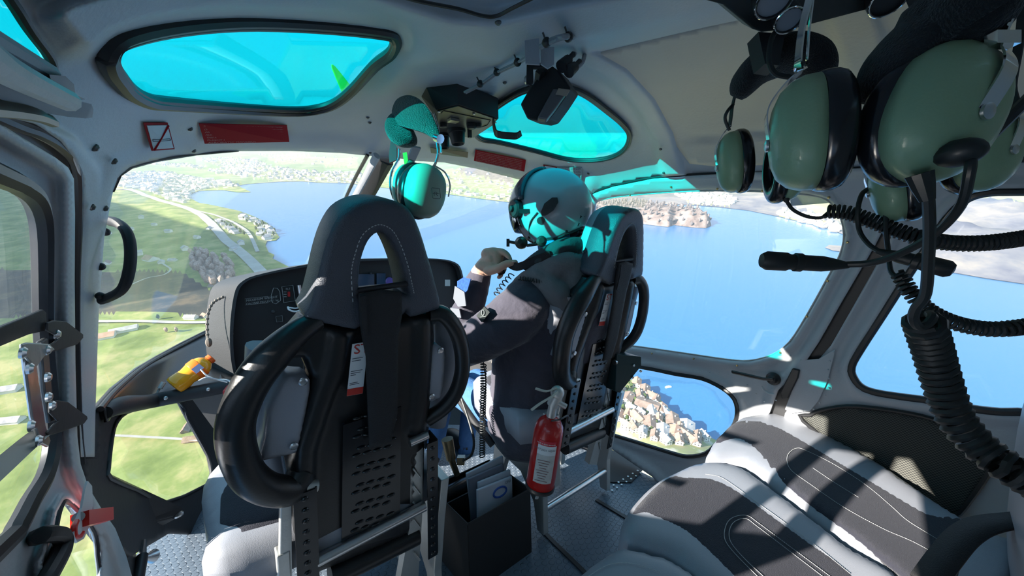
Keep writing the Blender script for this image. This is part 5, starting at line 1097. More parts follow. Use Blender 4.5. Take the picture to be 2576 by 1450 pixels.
# ---- the headset hanging from the overhead control panel
pale = mat('headset_pale_green', (0.27, 0.36, 0.28), 0.45, coat=.1)
cF, cN = iv(1024, 472, 1.06), iv(1058, 482, .99)
vupA = ROT @ Vector((.02, 1, 0))
tA = thing('headset', (cF + cN) / 2, 'pale green headset hanging from the overhead panel behind the left headrest', 'headset')
axA = (ROT @ Vector((.80, -.12, .62))).normalized()
cup(None, iv(1062, 482, .99), axA, ROT @ Vector((.18, 1, 0)), .138, tA, pale, depth=.055, stir=False); cup(None, iv(1035, 474, 1.05), -axA, vupA, .130, tA, pale, depth=.035)
v, f = textgeo('R', .017, iv(1090, 496, .93), ROT @ Vector((1, .1, -.5)), ROT @ Vector((0, 1, 0)), depth=0); 
lc = iv(1097, 487, .945); mb = MB(); lx = (ROT @ Vector((1, .12, -.75))).normalized(); ly = (ROT @ Vector((-.1, 1, 0))).normalized(); lz = lx.cross(ly); lc = lc + lz * .0
mb.tube([lc + lx * a * .011 + ly * b * .0135 for a, b in [(-1,.9),(-.85,1),(.85,1),(1,.9),(1,-.7),(.8,-.95),(-.8,-.95),(-1,-.7)]], .0006, 4, closed=True); mb.tube([lc - lx * .009, lc + lx * .009], .0005, 4); mb.tube(spl([lc + lx * a * .01 + ly * b * .01 for a, b in [(-.5,-.6),(-.5,.1),(-.1,.35),(.3,.1),(0,-.2),(.5,-.6)]], 4), .0006, 4); o = mb.build('emblem', rubber, tA)
mb = MB(); T_ = spl([iv(1084,285,1.02), iv(1095,320,1.01), iv(1098,350,1.0), iv(1102,385,.99), iv(1096,410,.985), iv(1090,420,.98)], 5); mb.tube(T_, .0035, 8); mb.tube([p + ROT @ Vector((.008, 0, 0)) for p in T_[:16]], .0025, 8); mb.tube(spl([iv(1078,418,.98), iv(1050,440,.96), iv(1040,480,.94), iv(1046,515,.94)], 5), .002, 6); mb.tube(spl([iv(1095,418,.985), iv(1120,435,.99), iv(1132,465,.99), iv(1128,495,.99)], 5), .002, 6); mb.build('headband_spring', chrome, tA)
mb = MB(); mb.tube(spl([iv(1005,375,1.1), iv(1003,400,1.1), iv(985,435,1.09), iv(982,470,1.08), iv(990,500,1.07)], 5), .0035, 8); mb.build('side_wire', chrome, tA)
mb = MB(); mb.cyl(iv(1098,346,.985), iv(1108,350,.975), .012, seg=12); mb.build('knob', chrome, tA)
gf = mat('dark_green_fleece', (0.010, 0.020, 0.018), 1.0, bump=.8, bscale=300, sheen=.4)
mb = MB(); P_ = spl([iv(990,290,1.10), iv(1010,283,1.06), iv(1040,285,1.02), iv(1070,300,1.0), iv(1100,335,.99)], 6); n = len(P_); rg = []
for i, p in enumerate(P_):
    k = math.sin(PI * (i + .8) / (n + .6)) ** .4; rg.append([p + ROT @ (Vector((.018 * math.sin(a) - .010 * math.cos(a), .045 * math.cos(a), .03 * math.sin(a))) * k) for a in [2 * PI * j / 16 for j in range(16)]])
mb.loft(rg); o = mb.build('headband_pad', gf, tA, sharp=None)
mb = MB(); P_ = spl([iv(992,290,1.12), iv(990,320,1.12), iv(1002,350,1.10), iv(1016,368,1.09)], 5); n = len(P_); rg = []
for i, p in enumerate(P_):
    k = math.sin(PI * (i + .8) / (n + .6)) ** .4; rg.append([p + ROT @ (Vector((.042 * math.cos(a) + .015, .0, .03 * math.sin(a))) * k) for a in [2 * PI * j / 16 for j in range(16)]])
mb.loft(rg); mb.build('headband_pad', gf, tA, sharp=None)
mb = MB(); mb.prism([iv(x, y, 1.08) for x, y in [(1013,385),(1023,383),(1028,415),(1018,418)]], ROT @ Vector((0, 0, -.004))); mb.build('yellow_tag', mat('tag_yellow', (.45,.55,.03), .5), tA, smooth=False)
mb = MB(); mb.prism([iv(x, y, 1.12) for x, y in [(984,345),(998,372),(998,402),(980,410),(978,390)]], ROT @ Vector((0, 0, -.006))); o = mb.build('red_ribbon', mat('ribbon_red', (.42,.01,.02), .6), smooth=False); tag(o, 'small red ribbon hanging left of the overhead control panel', 'ribbon')
# ================================================================== OVERHEAD PANEL, CAMERA, REAR CONSOLE
oc = thing('overhead_panel', iv(1170, 290, 1.2), 'black overhead control box with knobs and switch between the roof windows', 'control panel')
T = [(1055,282,1.32),(1094,220,1.42),(1150,211,1.42),(1249,237,1.30),(1255,298,1.10),(1238,314,1.10)]
up_ = [iv(1010,300,1.30), iv(1093,219,1.40), iv(1149,210,1.38), iv(1250,236,1.26)]
lo_ = [onz(x, y, 1.60) for x, y in [(1098,300),(1097,276),(1152,262),(1254,298),(1237,317),(1192,346),(1105,340)]]
hi_ = [p + Vector((0, 0.0, 0.058)) for p in lo_]; hi_[0] = hi_[0] + Vector((-.05, 0, 0)); hi_[1] = hi_[1] + Vector((-.03, 0, 0))
mb = MB(); mb.loft([hi_, lo_]); o = mb.build('housing', matblack, oc, smooth=False)
cf = sum(lo_, Vector()) / len(lo_); dn = (lo_[2] - lo_[5]).cross(lo_[3] - lo_[6]).normalized()
if dn.dot(EYE - cf) < 0: dn = -dn
mb = MB(); mb.prism([cf + (p - cf) * .95 + dn * .001 for p in lo_], dn * .002); fp = mb.build('face_plate', mat('plate_bronze', (.11,.10,.09), .4, .3), oc, smooth=False)
def on_face(x, y): return onplane(x, y, cf + dn * .004, dn)
mb = MB(); mb.tube([on_face(x, y) for x, y in [(1110,285),(1116,279),(1234,303),(1226,315),(1212,320)]], .0012, 4); mb.build('inset_edge', rubber, oc)
mb = MB(); q = on_face(1140, 300); u = (on_face(1155, 303) - q).normalized(); w_ = dn.cross(u); mb.prism([q + u * a + w_ * b for a, b in [(-.014,-.012),(.014,-.012),(.014,.012),(-.014,.012)]], dn * .008); mb.build('rocker_switch', steel, oc, smooth=False)
for (x, y) in [(1115,311),(1202,312)]:
    mb = MB(); mb.lathe([(.012,0),(.011,.010),(.007,.012)], on_face(x, y), dn, 14); mb.build('knob', rubber, oc)
mb = MB(); mb.lathe([(.016,0),(.015,.012),(.010,.016)], on_face(1186,311), dn, 14); mb.box(on_face(1181,322) + dn * .014, (.01, .01, .032), None); mb.build('selector_knob', rubber, oc)
for (x, y, r) in [(1148,337,.026),(1115,348,.018)]:
    q = on_face(x, y - 10); mb = MB(); mb.lathe([(r * 1.15, 0), (r * 1.1, .01), (r, .012), (r * .8, .045), (r * .7, .046), (r * .55, .03)], q, Vector((0.05, -.1, -1)), 20); mb.build('reading_lamp', rubber, oc)
for (x, y) in [(1104,281),(1192,286),(1246,308),(1117,335)]:
    mb = MB(); mb.lathe([(.004,0),(.004,.002),(.002,.003)], on_face(x, y), dn, 10); mb.build('screw', steel, oc)
v, f = textgeo('HEAD SETS', .008, on_face(1137, 292), u, w_ if w_.z > 0 else -w_); mb = MB(); mb.add(v, f); mb.build('panel_letters', lined, oc, smooth=False)
mb = MB(); mb.loft(belt(spl([iv(1240,300,1.12), iv(1244,325,1.11), iv(1252,338,1.10), iv(1285,342,1.09), iv(1300,342,1.09), iv(1311,335,1.09)], 3), .022, .004, ROT @ Vector((.15, .5, 1)))); hk = mb.build('hook_arm', mat('hook_dark', (.05,.06,.06), .4, .5), oc, smooth=False)
mb = MB(); mb.loft(belt([iv(1048,370,1.3), iv(1030,410,1.35), iv(1020,440,1.4)], .03, .008, (1, 0, 0))); o = mb.build('post_cap', greyd, post, smooth=False)
# cockpit camera
cc = thing('cockpit_camera', iv(1370, 230, 0.840), 'black finned camera on a grey bracket in front of the right roof window', 'camera')
mb = MB(); fr_ = [iv(x, y, 0.840) for x, y in [(1308,262),(1325,232),(1372,168),(1386,164),(1408,180),(1436,222),(1410,262),(1382,300),(1362,306),(1326,300)]]; mb.prism(fr_, ROT @ Vector((.03, .02, -.07))); o = mb.build('camera_body', matblack, cc, smooth=False); bevel(o, .004, 2)
mb = MB(); mb.prism([iv(x, y, 0.825) for x, y in [(1392,222),(1430,226),(1398,272),(1376,300),(1352,296)]], ROT @ Vector((.0, .0, -.02))); o = mb.build('camera_face', mat('camera_grey', (.13,.13,.14), .3), cc, smooth=False); bevel(o, .003, 2)
mb = MB(); mb.prism([iv(x, y, 0.820) for x, y in [(1405,222),(1434,226),(1426,240),(1398,236)]], ROT @ Vector((0, 0, -.004))); mb.build('camera_label', mat('label_tan', (.40,.33,.27), .6), cc, smooth=False)
for k in range(7):
    mb = MB(); a_ = iv(1352 + k * 4, 198 - k * 3.6, 0.840); mb.box(a_, (.004, .012, .05), ROT @ Matrix.Rotation(.9, 3, 'Z')); mb.build('cooling_fin', matblack, cc, smooth=False)
for (x0, y0, x1, y1) in [(1412,168,1430,150),(1430,180,1446,168)]:
    mb = MB(); mb.cyl(iv(x0, y0, 0.830), iv(x1, y1, 0.840), .014, .011, 12); mb.cyl(iv(x1, y1, 0.840), iv(x1 + 12, y1 - 14, 0.850), .006, seg=8); mb.build('plug', rubber, cc)
mb = MB(); mb.prism([iv(x, y, 0.745) for x, y in [(1320,102),(1356,96),(1358,150),(1358,162),(1322,160)]], ROT @ Vector((0, 0, -.004))); mb.prism([iv(x, y, 0.760) for x, y in [(1360,118),(1394,118),(1394,162),(1378,172),(1360,160)]], ROT @ Vector((0, 0, -.004))); mb.build('bracket', greyd, cc, smooth=False)
mb = MB(); mb.prism([iv(x, y, 0.780) for x, y in [(1325,162),(1341,160),(1342,206),(1334,214),(1324,210)]], ROT @ Vector((0, 0, -.006))); mb.build('clevis', matblack, cc, smooth=False); mb = MB(); mb.prism([iv(x, y, 0.780) for x, y in [(1325,160),(1375,160),(1376,168),(1326,170)]], ROT @ Vector((0, 0, -.006))); mb.cyl(iv(1340, 166, 0.860), iv(1372, 168, 0.860), .007, seg=10); mb.build('clevis', matblack, cc, smooth=False)
mb = MB(); mb.lathe([(.010,0),(.010,.008),(.005,.010)], iv(1329, 204, 0.860), ROT @ Vector((0,0,1)), 12); mb.build('bolt', steel, cc)
cw = mat('cable_grey', (.30,.31,.33), .5)
mb = MB(); rp_ = lambda x, y: sk(x, y, float(ceil_relief(np.array([float(x)]), np.array([float(y)]))[0]) + .012)
for dx in (0, 4): mb.tube([rp_(q.x + dx, q.y + dx * .5) for q in spl([(1168,232,0),(1210,210,0),(1250,182,0),(1300,158,0),(1330,140,0)], 4)], .0032, 6)
mb.tube(spl([rp_(1360,118), rp_(1395,98), rp_(1430,92), iv(1455, 100, 0.920), iv(1470, 125, 0.890), iv(1466, 155, 0.860), iv(1450, 172, 0.840)], 5), .005, 8); mb.tube(spl([rp_(1372,112), rp_(1420,96), iv(1448, 108, 0.920), iv(1452, 125, 0.890), iv(1444, 140, 0.860)], 5), .004, 8)
cbl = mb.build('cable_loom', cw); tag(cbl, 'grey twin cable tied along the ceiling to the black camera', 'cable')
for (x, y) in [(1208,211),(1250,182),(1302,157),(1375,107),(1430,93)]:
    mb = MB(); q = rp_(x, y); mb.ball(q, .009, nu=8, nv=6); mb.tube([q, q + ROT @ Vector((-.008, .012, .01))], .0018, 5); mb.build('cable_tie', rubber, cbl)
# rear console with reading lamps
rc = thing('roof_console', iv(2150, 0, .55), 'dark roof console with round lamps above the hanging headsets', 'console')
mb = MB(); mb.prism([iv(x, y, .60) for x, y in [(1700,-60),(1756,-5),(1820,12),(1895,74),(1918,82),(2010,70),(2200,20),(2400,-30),(2400,-200),(1900,-200)]], ROT @ Vector((0, .03, -.03))); o = mb.build('console_plate', mat('console_brown', (.075,.07,.065), .4, .3), rc, smooth=False); bevel(o, .003, 2)
def spot(x, y, d, r, m, nm='lamp'):
    q = iv(x, y, d); dr = (ROT @ Vector((-.05, -1, .55))).normalized(); mb = MB(); mb.lathe([(r * .9, -.03), (r, -.005), (r, 0), (r * .86, .001), (r * .84, -.006)], q, dr, 24); l_ = mb.build(nm, rubber, rc); mb = MB(); mb.lathe([(r * .84, -.005), (r * .84, -.003)], q, dr, 20); mb.build('lamp_lens', m, l_)
    mb = MB(); rr_ = [q + (dr.orthogonal().normalized() * math.cos(a) + dr.cross(dr.orthogonal().normalized()) * math.sin(a)) * r * .95 for a in [2 * PI * i / 24 for i in range(24)]]; mb.tube(rr_, .0014, 6, closed=True); mb.build('lamp_ring', chrome, l_)
lens = mat('lamp_lens', (.30,.30,.32), .1)
spot(1948, 4, .56, .026, lens); spot(1985, 52, .58, .020, lens); spot(2238, 0, .58, .026, rubber)
mb = MB(); mb.prism([iv(x, y, .62) for x, y in [(1908,80),(1918,130),(1925,160),(1960,165),(1975,85)]], ROT @ Vector((0, 0, -.03))); mb.build('hanger', matblack, rc, smooth=False); mb = MB(); mb.prism([iv(x, y, .50) for x, y in [(2330,-60),(2365,22),(2420,30),(2440,-60)]], ROT @ Vector((0, 0, -.03))); mb.build('hanger', matblack, rc, smooth=False)
# ================================================================== EXTINGUISHER, BOX
ex = thing('fire_extinguisher', P(1372, 1140, 1.28), 'small red fire extinguisher strapped behind the right front seat', 'fire extinguisher')
e0, e1 = P(1358, 1224, 1.27), P(1386, 1048, 1.22); ea = e1 - e0; EL = ea.length; er = .047
redp = mat('extinguisher_red', (0.50, 0.012, 0.01), 0.3, coat=.3)
mb = MB(); mb.lathe([(er*.8, .004), (er, .012), (er, .80*EL), (er*.93, .88*EL), (er*.75, .94*EL), (er*.45, .985*EL), (.014, EL)], e0, ea, 32); mb.build('cylinder', redp, ex, sharp=None)
mb = MB(); mb.lathe([(er*1.03, 0), (er*1.05, .004), (er*1.05, .010), (er*1.02, .014)], e0, ea, 32); mb.build('base_ring', rubber, ex)
vd = -ray(1372, 1140).normalized(); eu = ea.normalized(); es = (vd - eu * vd.dot(eu)).normalized(); ec = eu.cross(es) ; ec = ec if ec.dot(ROT @ Vector((1, 0, 0))) > 0 else -ec
def wrap(name, h0, h1, a0, a1, m, rr_=1.01):
    mb = MB(); v = []; f = []; N = 10
    for k in range(N + 1):
        a = a0 + (a1 - a0) * k / N; d_ = es * math.cos(a) + ec * math.sin(a)
        for h in (h0, h1): v.append(e0 + eu * h * EL + d_ * er * rr_); v.append(e0 + eu * h * EL + d_ * er * (rr_ + .012))
    for k in range(N): i = k * 4; f += [(i + 1, i + 3, i + 7, i + 5), (i, i + 4, i + 6, i + 2), (i, i + 1, i + 5, i + 4), (i + 2, i + 6, i + 7, i + 3)]
    f += [(0, 2, 3, 1), (N * 4, N * 4 + 1, N * 4 + 3, N * 4 + 2)]
    mb.add(v, f); return mb.build(name, m, ex, sharp=30)
lb = wrap('label', .18, .70, -.55, .75, mat('paper_worn', (.55,.53,.50), .7, noise_amt=.25, nscale=60)); wrap('label_band', .70, .76, -.5, .65, mat('label_redband', (.60,.03,.05), .5))
wrap('sticker', .575, .70, -.55, .72, white, 1.025)
q = e0 + eu * .635 * EL + es * er * 1.06
v, f = textgeo('28.07.2021 16204', .0092, q - ec * .036, ec, eu); v = [q + (x - q) - es * ((x - q).dot(ec) ** 2 / (2 * er)) for x in v]; mb = MB(); mb.add(v, f); mb.build('date_letters', MATS['print_dark'], lb, smooth=False)
v, f = textgeo('NUR A BEIM BRAND', .0065, e0 + eu * .715 * EL + es * er * 1.045 - ec * .03, ec, eu); mb = MB(); mb.add([x - es * ((x - q).dot(ec) ** 2 / (2 * er)) for x in v], f); mb.build('band_letters', white, lb, smooth=False)
mb = MB()
for k in range(9): a = -.4 + (k % 3) * .05; h = .50 - k * .035; q2 = e0 + eu * h * EL + es * er * 1.03; mb.box(q2 + ec * .0, (.04 - (k % 4) * .006, .0015, .001), Matrix((ec, eu, es)).transposed())
mb.build('label_lines', mat('print_redgrey', (.25,.12,.12), .6), lb, smooth=False)
mb = MB(); v0 = e1; mb.cyl(v0, v0 + eu * .045, .015, .013, 12); mb.cyl(v0 + eu * .04, P(1404, 992, 1.2), .020, .017, 12); mb.ball(P(1402, 988, 1.2), .022, nu=12, nv=8); mb.cyl(P(1402,1012,1.2), P(1424,1024,1.2), .009, seg=10); mb.build('valve', alum, ex)
mb = MB(); mb.loft(belt(spl([P(1404,985,1.19), P(1385,1000,1.17), P(1360,1015,1.16), P(1337,1032,1.15)], 4), .016, .006, ROT @ Vector((.3,.4,1)))); mb.build('lever', mat('lever_white', (.62,.58,.50), .4), ex)
mb = MB(); mb.loft(belt(spl([P(1400,976,1.19), P(1375,985,1.18), P(1347,978,1.18)], 4), .014, .005, ROT @ Vector((.3,.4,1)))); mb.build('carry_handle', MATS['lever_white'], ex)
mb = MB(); mb.tube(spl([P(1388,1060,1.2), P(1410,1055,1.18), P(1428,1046,1.22), P(1428,1062,1.24)], 4), .003, 6); mb.build('retaining_wire', rubber, ex)
mb = MB(); mb.loft(belt(spl([P(1345,1235,1.29), P(1352,1245,1.31), P(1350,1256,1.31)], 3), .012, .004, (1, 0, 0))); mb.box(P(1388,1130,1.36), (.03, .05, .26)); mb.build('mounting_bracket', alum, ex, smooth=False)
# ---- document box
db = thing('document_box', (.80, 1.19, 0), 'black box holding papers between the two front seats', 'box')
x0, x1, y0, y1, zt = .645, .935, 1.05, 1.32, .27
th = .005; mb = MB()
mb.box(((x0 + x1) / 2, (y0 + y1) / 2, .004), (x1 - x0, y1 - y0, .008)); mb.box(((x0 + x1) / 2, y0, zt / 2), (x1 - x0, th, zt)); mb.box(((x0 + x1) / 2, y1, zt / 2 + .0), (x1 - x0, th, zt)); mb.box((x0, (y0 + y1) / 2, zt / 2), (th, y1 - y0, zt)); mb.box((x1, (y0 + y1) / 2, zt / 2), (th, y1 - y0, zt))
mb.build('box_walls', mat('box_black', (.012,.012,.013), .6), db, smooth=False)
mb = MB(); mb.box(((x0 + x1) / 2, y0 + .15, zt / 2), (x1 - x0, th, zt - .01)); mb.build('divider', MATS['box_black'], db, smooth=False)
mb = MB(); mb.tube([(x0, y0, zt), (x1, y0, zt), (x1, y1, zt), (x0, y1, zt)], .004, 6, closed=True); mb.build('box_rim', rubber, db)
ppm = mat('paper_white', (.60,.60,.66), .7, noise_amt=.06); ppb = mat('paper_grey', (.22,.22,.27), .7)
pb = mat('print_blue', (.05,.12,.45), .5)
for k, (yy, w_, h_, tl, m, nm, lb) in enumerate([(1.12,.17,.30,.10,ppm,'map_sheet','folded white map sheet with blue print, frontmost in the black box'),(1.145,.16,.31,.08,ppm,'map_sheet','folded white map sheet second from the front in the black box'),(1.165,.17,.33,.04,ppb,'notebook','dark grey notebook standing among the papers in the black box'),(1.185,.18,.345,-.02,ppm,'map_sheet','tallest folded map sheet, rearmost of the papers in the black box')]):
    R_ = Matrix.Rotation(tl, 3, 'Y') @ Matrix.Rotation(-.12, 3, 'X'); mb = MB(); c = Vector((.825 + .02 * (k % 2) - .01, yy, h_ / 2 + .012)); mb.box(c, (w_, .012, h_ - .02), R_); o = mb.build(nm, m, smooth=False); bevel(o, .003, 2); tag(o, lb, 'paper' if nm == 'map_sheet' else 'notebook', 'papers standing in the black box')
    if k == 0:
        mb = MB(); q = c + R_ @ Vector((.02, -.007, .10)); rr_ = [q + R_ @ Vector((math.cos(a) * .032, 0, math.sin(a) * .018)) for a in [2 * PI * i / 20 for i in range(20)]]; mb.tube(rr_, .004, 6, closed=True); mb.build('blue_emblem', pb, o)
        v, f = textgeo('ONI', .016, c + R_ @ Vector((.045, -.008, .122)), R_ @ Vector((1, 0, 0)), R_ @ Vector((0, 0, 1)), depth=0); mb = MB(); mb.add(v, f); mb.build('letters', MATS['print_dark'], o, smooth=False)
mb = MB(); mb.tube([(.68, 1.262, .255), (.90, 1.262, .255)], .028, 14, flat=1.0); o = mb.build('rolled_folder', mat('folder_black', (.02,.02,.02), .3)); tag(o, 'black rolled folder lying across the rear half of the black box', 'folder')
# ---- seat-side clutter between the seats: hose, connectors, coiled cord
mb = MB(); mb.tube(spl([P(1215,905,1.5), P(1222,960,1.5), P(1218,1010,1.52), P(1214,1060,1.55)], 4), .0025, 6); mb.tube(coil([P(1216,915,1.48), P(1216,980,1.5), P(1214,1060,1.54), P(1213,1150,1.58)], .011, .0024, .0115, seg=10), .0024, 5); o = mb.build('coiled_cord', cabl); tag(o, 'thin black coiled cord hanging beside the pilot between the seats', 'cord')
cl = thing('collective_lever', P(1150, 1150, 1.6), 'metal lever with brass connectors on the floor between the seats', 'lever')
mb = MB(); mb.tube(spl([P(1130,930,1.75), P(1145,985,1.72), P(1185,1050,1.68), P(1240,1120,1.62)], 5), .016, 12); mb.build('lever_arm', matblack, cl)
brs = mat('old_brass', (.30,.24,.15), .35, .9)
mb = MB(); mb.cyl(P(1125,1105,1.55), P(1135,1155,1.56), .024, .020, 16); mb.cyl(P(1135,1155,1.56), P(1150,1195,1.58), .014, .012, 12); mb.box(P(1160,1158,1.56), (.03, .03, .03), ROT); mb.build('connector', brs, cl)
mb = MB(); mb.tube(spl([P(1160,1000,1.6), P(1180,1060,1.55), P(1192,1110,1.52), P(1186,1145,1.52), P(1165,1160,1.54)], 5), .005, 8); mb.build('hose', cabl, cl)
mb = MB(); mb.cyl(P(1140,1210,1.6), P(1150,1290,1.68), .03, seg=14); mb.build('lever_foot', rubber, cl)
# floor plate with rivets by the right door and sill strips
mb = MB(); mb.prism([onz(x, y, .004) for x, y in [(1532,1130),(1625,1175),(1588,1215),(1545,1215),(1512,1212)]], (0, 0, .003)); o = mb.build('floor_plate', matblack, smooth=False); tag(o, 'black floor cover plate beside the right door sill', 'plate')
mb = MB()
for k in range(8):
    for j in range(2): q = onz(1532 + k * 12 + j * 8, 1228 - k * 7.2 + j * 6, .006); mb.ball(q, (.006, .006, .003), nu=8, nv=5)
mb.build('rivets', steel, o)
for pts, lb in [([(1360,1330),(1390,1362),(1450,1420),(1520,1490)], 'dark seat rail groove on the floor nearest the rear seats'), ([(1500,1258),(1545,1285),(1600,1318),(1640,1345)], 'dark step edge on the floor in front of the rear seats')]:
    mb = MB(); Q = [onz(x, y, .004) for x, y in pts]; mb.tube(Q, .012, 4, flat=.3, up=(0, 0, 1)); o = mb.build('seat_rail', rubber, smooth=False); tag(o, lb, 'rail')
# flight bag box on the right of the pilot's seat (dark green metal case)
mb = MB(); mb.prism([P(x, y, 1.62) for x, y in [(1552,892),(1614,898),(1614,922),(1560,990),(1548,985)]], (.02, .14, 0)); o = mb.build('side_case', mat('case_green', (.02,.05,.055), .35), smooth=False); bevel(o, .004, 2); tag(o, 'dark green metal case beside the right front seat', 'case')
for (x, y) in [(1594,926),(1612,940),(1592,956)]: 
    mb = MB(); mb.ball(P(x, y - 6, 1.615), .006, nu=8, nv=6); mb.build('bolt', steel, o)
# black angle brace and strut at lower left
br_ = thing('floor_brace', P(380, 1280, 1.3), 'black triangular brace at the foot of the left windshield post', 'brace')
mb = MB(); mb.prism([P(x, y, dd) for x, y, dd in [(205,1150,1.05),(238,1150,1.08),(262,1200,1.15),(445,1282,1.50),(452,1300,1.50),(360,1350,1.40),(300,1340,1.25),(250,1290,1.15)]], ROT @ Vector((0, 0, -.02))); o = mb.build('brace_plate', matblack, br_, smooth=False); bevel(o, .004, 2)
mb = MB(); mb.tube(spl([P(240,1050,1.22), P(222,1120,1.12), P(232,1200,1.12), P(275,1262,1.18), P(330,1310,1.26)], 5), .022, 10, flat=.7); mb.build('brace_tube', matblack, br_)
mb = MB(); q = P(446, 1298, 1.49); mb.lathe([(.02,0),(.02,.006),(.01,.01)], q, (0, 0, 1), 14); mb.build('bolt', steel, br_)
gs = thing('gas_strut', P(365, 1410, 1.2), 'black gas strut with silver end standing at the lower left', 'strut')
mb = MB(); mb.cyl(P(340,1500,1.05), P(358,1400,1.15), .014, seg=12); mb.build('strut_tube', rubber, gs)
mb = MB(); mb.cyl(P(358,1400,1.15), P(362,1362,1.2), .010, .007, 10); mb.cyl(P(362,1405,1.17), P(386,1400,1.2), .006, .02, 12); mb.build('strut_end', steel, gs)
# ================================================================== THE PILOT
navy = mat('jacket_navy', (0.050, 0.046, 0.066), 0.85, bump=.35, bscale=45, noise_amt=.15, nscale=8, sheen=.25)
greyj = mat('jacket_grey', (0.16, 0.155, 0.16), 0.85, bump=.3, bscale=60)
denim = mat('denim', (0.06, 0.16, 0.36), 0.85, bump=.4, bscale=60, noise_amt=.25, nscale=30)
skin = mat('skin', (0.62, 0.38, 0.27), 0.5, bump=.15, bscale=120)
helm_m = mat('helmet_grey', (0.33, 0.35, 0.37), 0.3, coat=.3)
pi = thing('person', (1.25, 1.15, .6), 'pilot in grey helmet and dark jacket, one hand at the collar', 'person')
def body(name, chains, m, vox=.012, sm_n=6, parent=pi, label=None, disp=0):
    mb = MB()
    for pts, rad in chains:
        N = 5; P_ = spl([(*p, r) for p, r in zip([tuple(q) for q in pts], rad)], N) if len(pts) > 2 else [Vector((*pts[0], rad[0])), Vector((*pts[1], rad[1]))]
        L = [Vector(q[:3]) for q in P_]; R_ = [max(q[3], .004) for q in P_]; mb.tube(L, R_, 20); mb.ball(L[0], R_[0] * .995, nu=20, nv=12); mb.ball(L[-1], R_[-1] * .995, nu=20, nv=12)
    o = mb.build(name, m, parent, sharp=None)
    md = o.modifiers.new('remesh', 'REMESH'); md.mode = 'VOXEL'; md.voxel_size = vox; md.use_smooth_shade = True
    md = o.modifiers.new('smooth', 'SMOOTH'); md.factor = .5; md.iterations = sm_n
    if disp:
        tx = bpy.data.textures.new(name + '_folds', 'CLOUDS'); tx.noise_scale = .09; md = o.modifiers.new('folds', 'DISPLACE'); md.texture = tx; md.strength = disp; md.mid_level = .5; md.texture_coords = 'GLOBAL'
    return o
pel = P(1318, 1020, 1.66); wst = P(1342, 930, 1.64); chs = P(1385, 800, 1.60); uch = P(1405, 715, 1.58); nck = P(1400, 655, 1.56)
shl = P(1318, 778, 1.46); elb = P(1165, 880, 1.50); wri = P(1208, 700, 1.58)
shr = P(1480, 740, 1.72); elr = P(1440, 850, 1.9); wrr = P(1290, 900, 2.0)
side = ROT @ Vector((1, 0, 0))
body('body', [([pel, wst, chs, uch], [.15, .14, .15, .12]), ([nck, P(1392, 600, 1.56)], [.07, .07]), ([pel, P(1230, 1020, 1.80), P(1120, 960, 2.05)], [.10, .09, .075]), ([pel + Vector((.12, 0, 0)), P(1290, 1010, 1.95), P(1200, 960, 2.2)], [.10, .09, .075]), ([P(1120, 960, 2.05), P(1105, 1060, 2.1), P(1090, 1150, 2.15)], [.07, .055, .045]), ([P(1200, 960, 2.2), P(1180, 1060, 2.25), P(1170, 1140, 2.3)], [.07, .055, .045])], denim, .015, 5)
jk = body('jacket', [([pel, P(1318, 1070, 1.66)], [.165, .15]), ([pel + Vector((0, 0, -.04)), wst + side * -.0, chs, uch, P(1402, 690, 1.57)], [.165, .165, .185, .155, .11]),
  ([pel + side * .09 + Vector((0, 0, -.03)), wst + side * .10, chs + side * .10], [.12, .13, .15]),
  ([wst - side * .06 + Vector((0, 0, -.10)), wst - side * .06, chs - side * .05], [.10, .12, .14]),
  ([P(1350, 725, 1.52), shl, P(1262, 820, 1.44), P(1195, 862, 1.46), elb], [.09, .105, .100, .085, .072]),
  ([elb, P(1160, 825, 1.55), P(1185, 755, 1.57), P(1208, 692, 1.575)], [.072, .068, .058, .047]),
  ([P(1440, 720, 1.6), shr, elr], [.10, .10, .08]), ([elr, wrr], [.075, .055])], navy, .011, 6, disp=.022)
# grey yoke over the shoulders, hood and collar
hd = [P(1330, 700, 1.44), P(1370, 668, 1.42), P(1420, 655, 1.43), P(1475, 668, 1.47), P(1495, 700, 1.50)]
o = body('hood', [([P(1335, 690, 1.45), P(1385, 672, 1.44), P(1440, 668, 1.46), P(1490, 690, 1.5)], [.025, .05, .055, .04]), ([P(1360, 700, 1.44), P(1400, 740, 1.42), P(1440, 790, 1.42)], [.05, .05, .03]), ([P(1440, 700, 1.46), P(1450, 760, 1.43)], [.06, .03])], greyj, .009, 6, disp=.02)
cl_ = body('collar', [([P(1325, 668, 1.46), P(1365, 648, 1.44), P(1420, 622, 1.45), P(1475, 615, 1.52)], [.022, .034, .036, .03]), ([P(1360, 655, 1.50), P(1420, 640, 1.48), P(1478, 632, 1.55)], [.04, .045, .04])], mat('collar_dark', (.035,.045,.05), .8, bump=.3), .008, 4)
u = (ROT @ Vector((1, .02, -.1))).normalized(); w_ = (ROT @ Vector((0, 1, .2))).normalized()
v, f = textgeo('MASC', .022, P(1444, 640, 1.405), u, w_); mb = MB(); mb.add(v, f); mb.build('collar_letters', rubber, cl_, smooth=False)
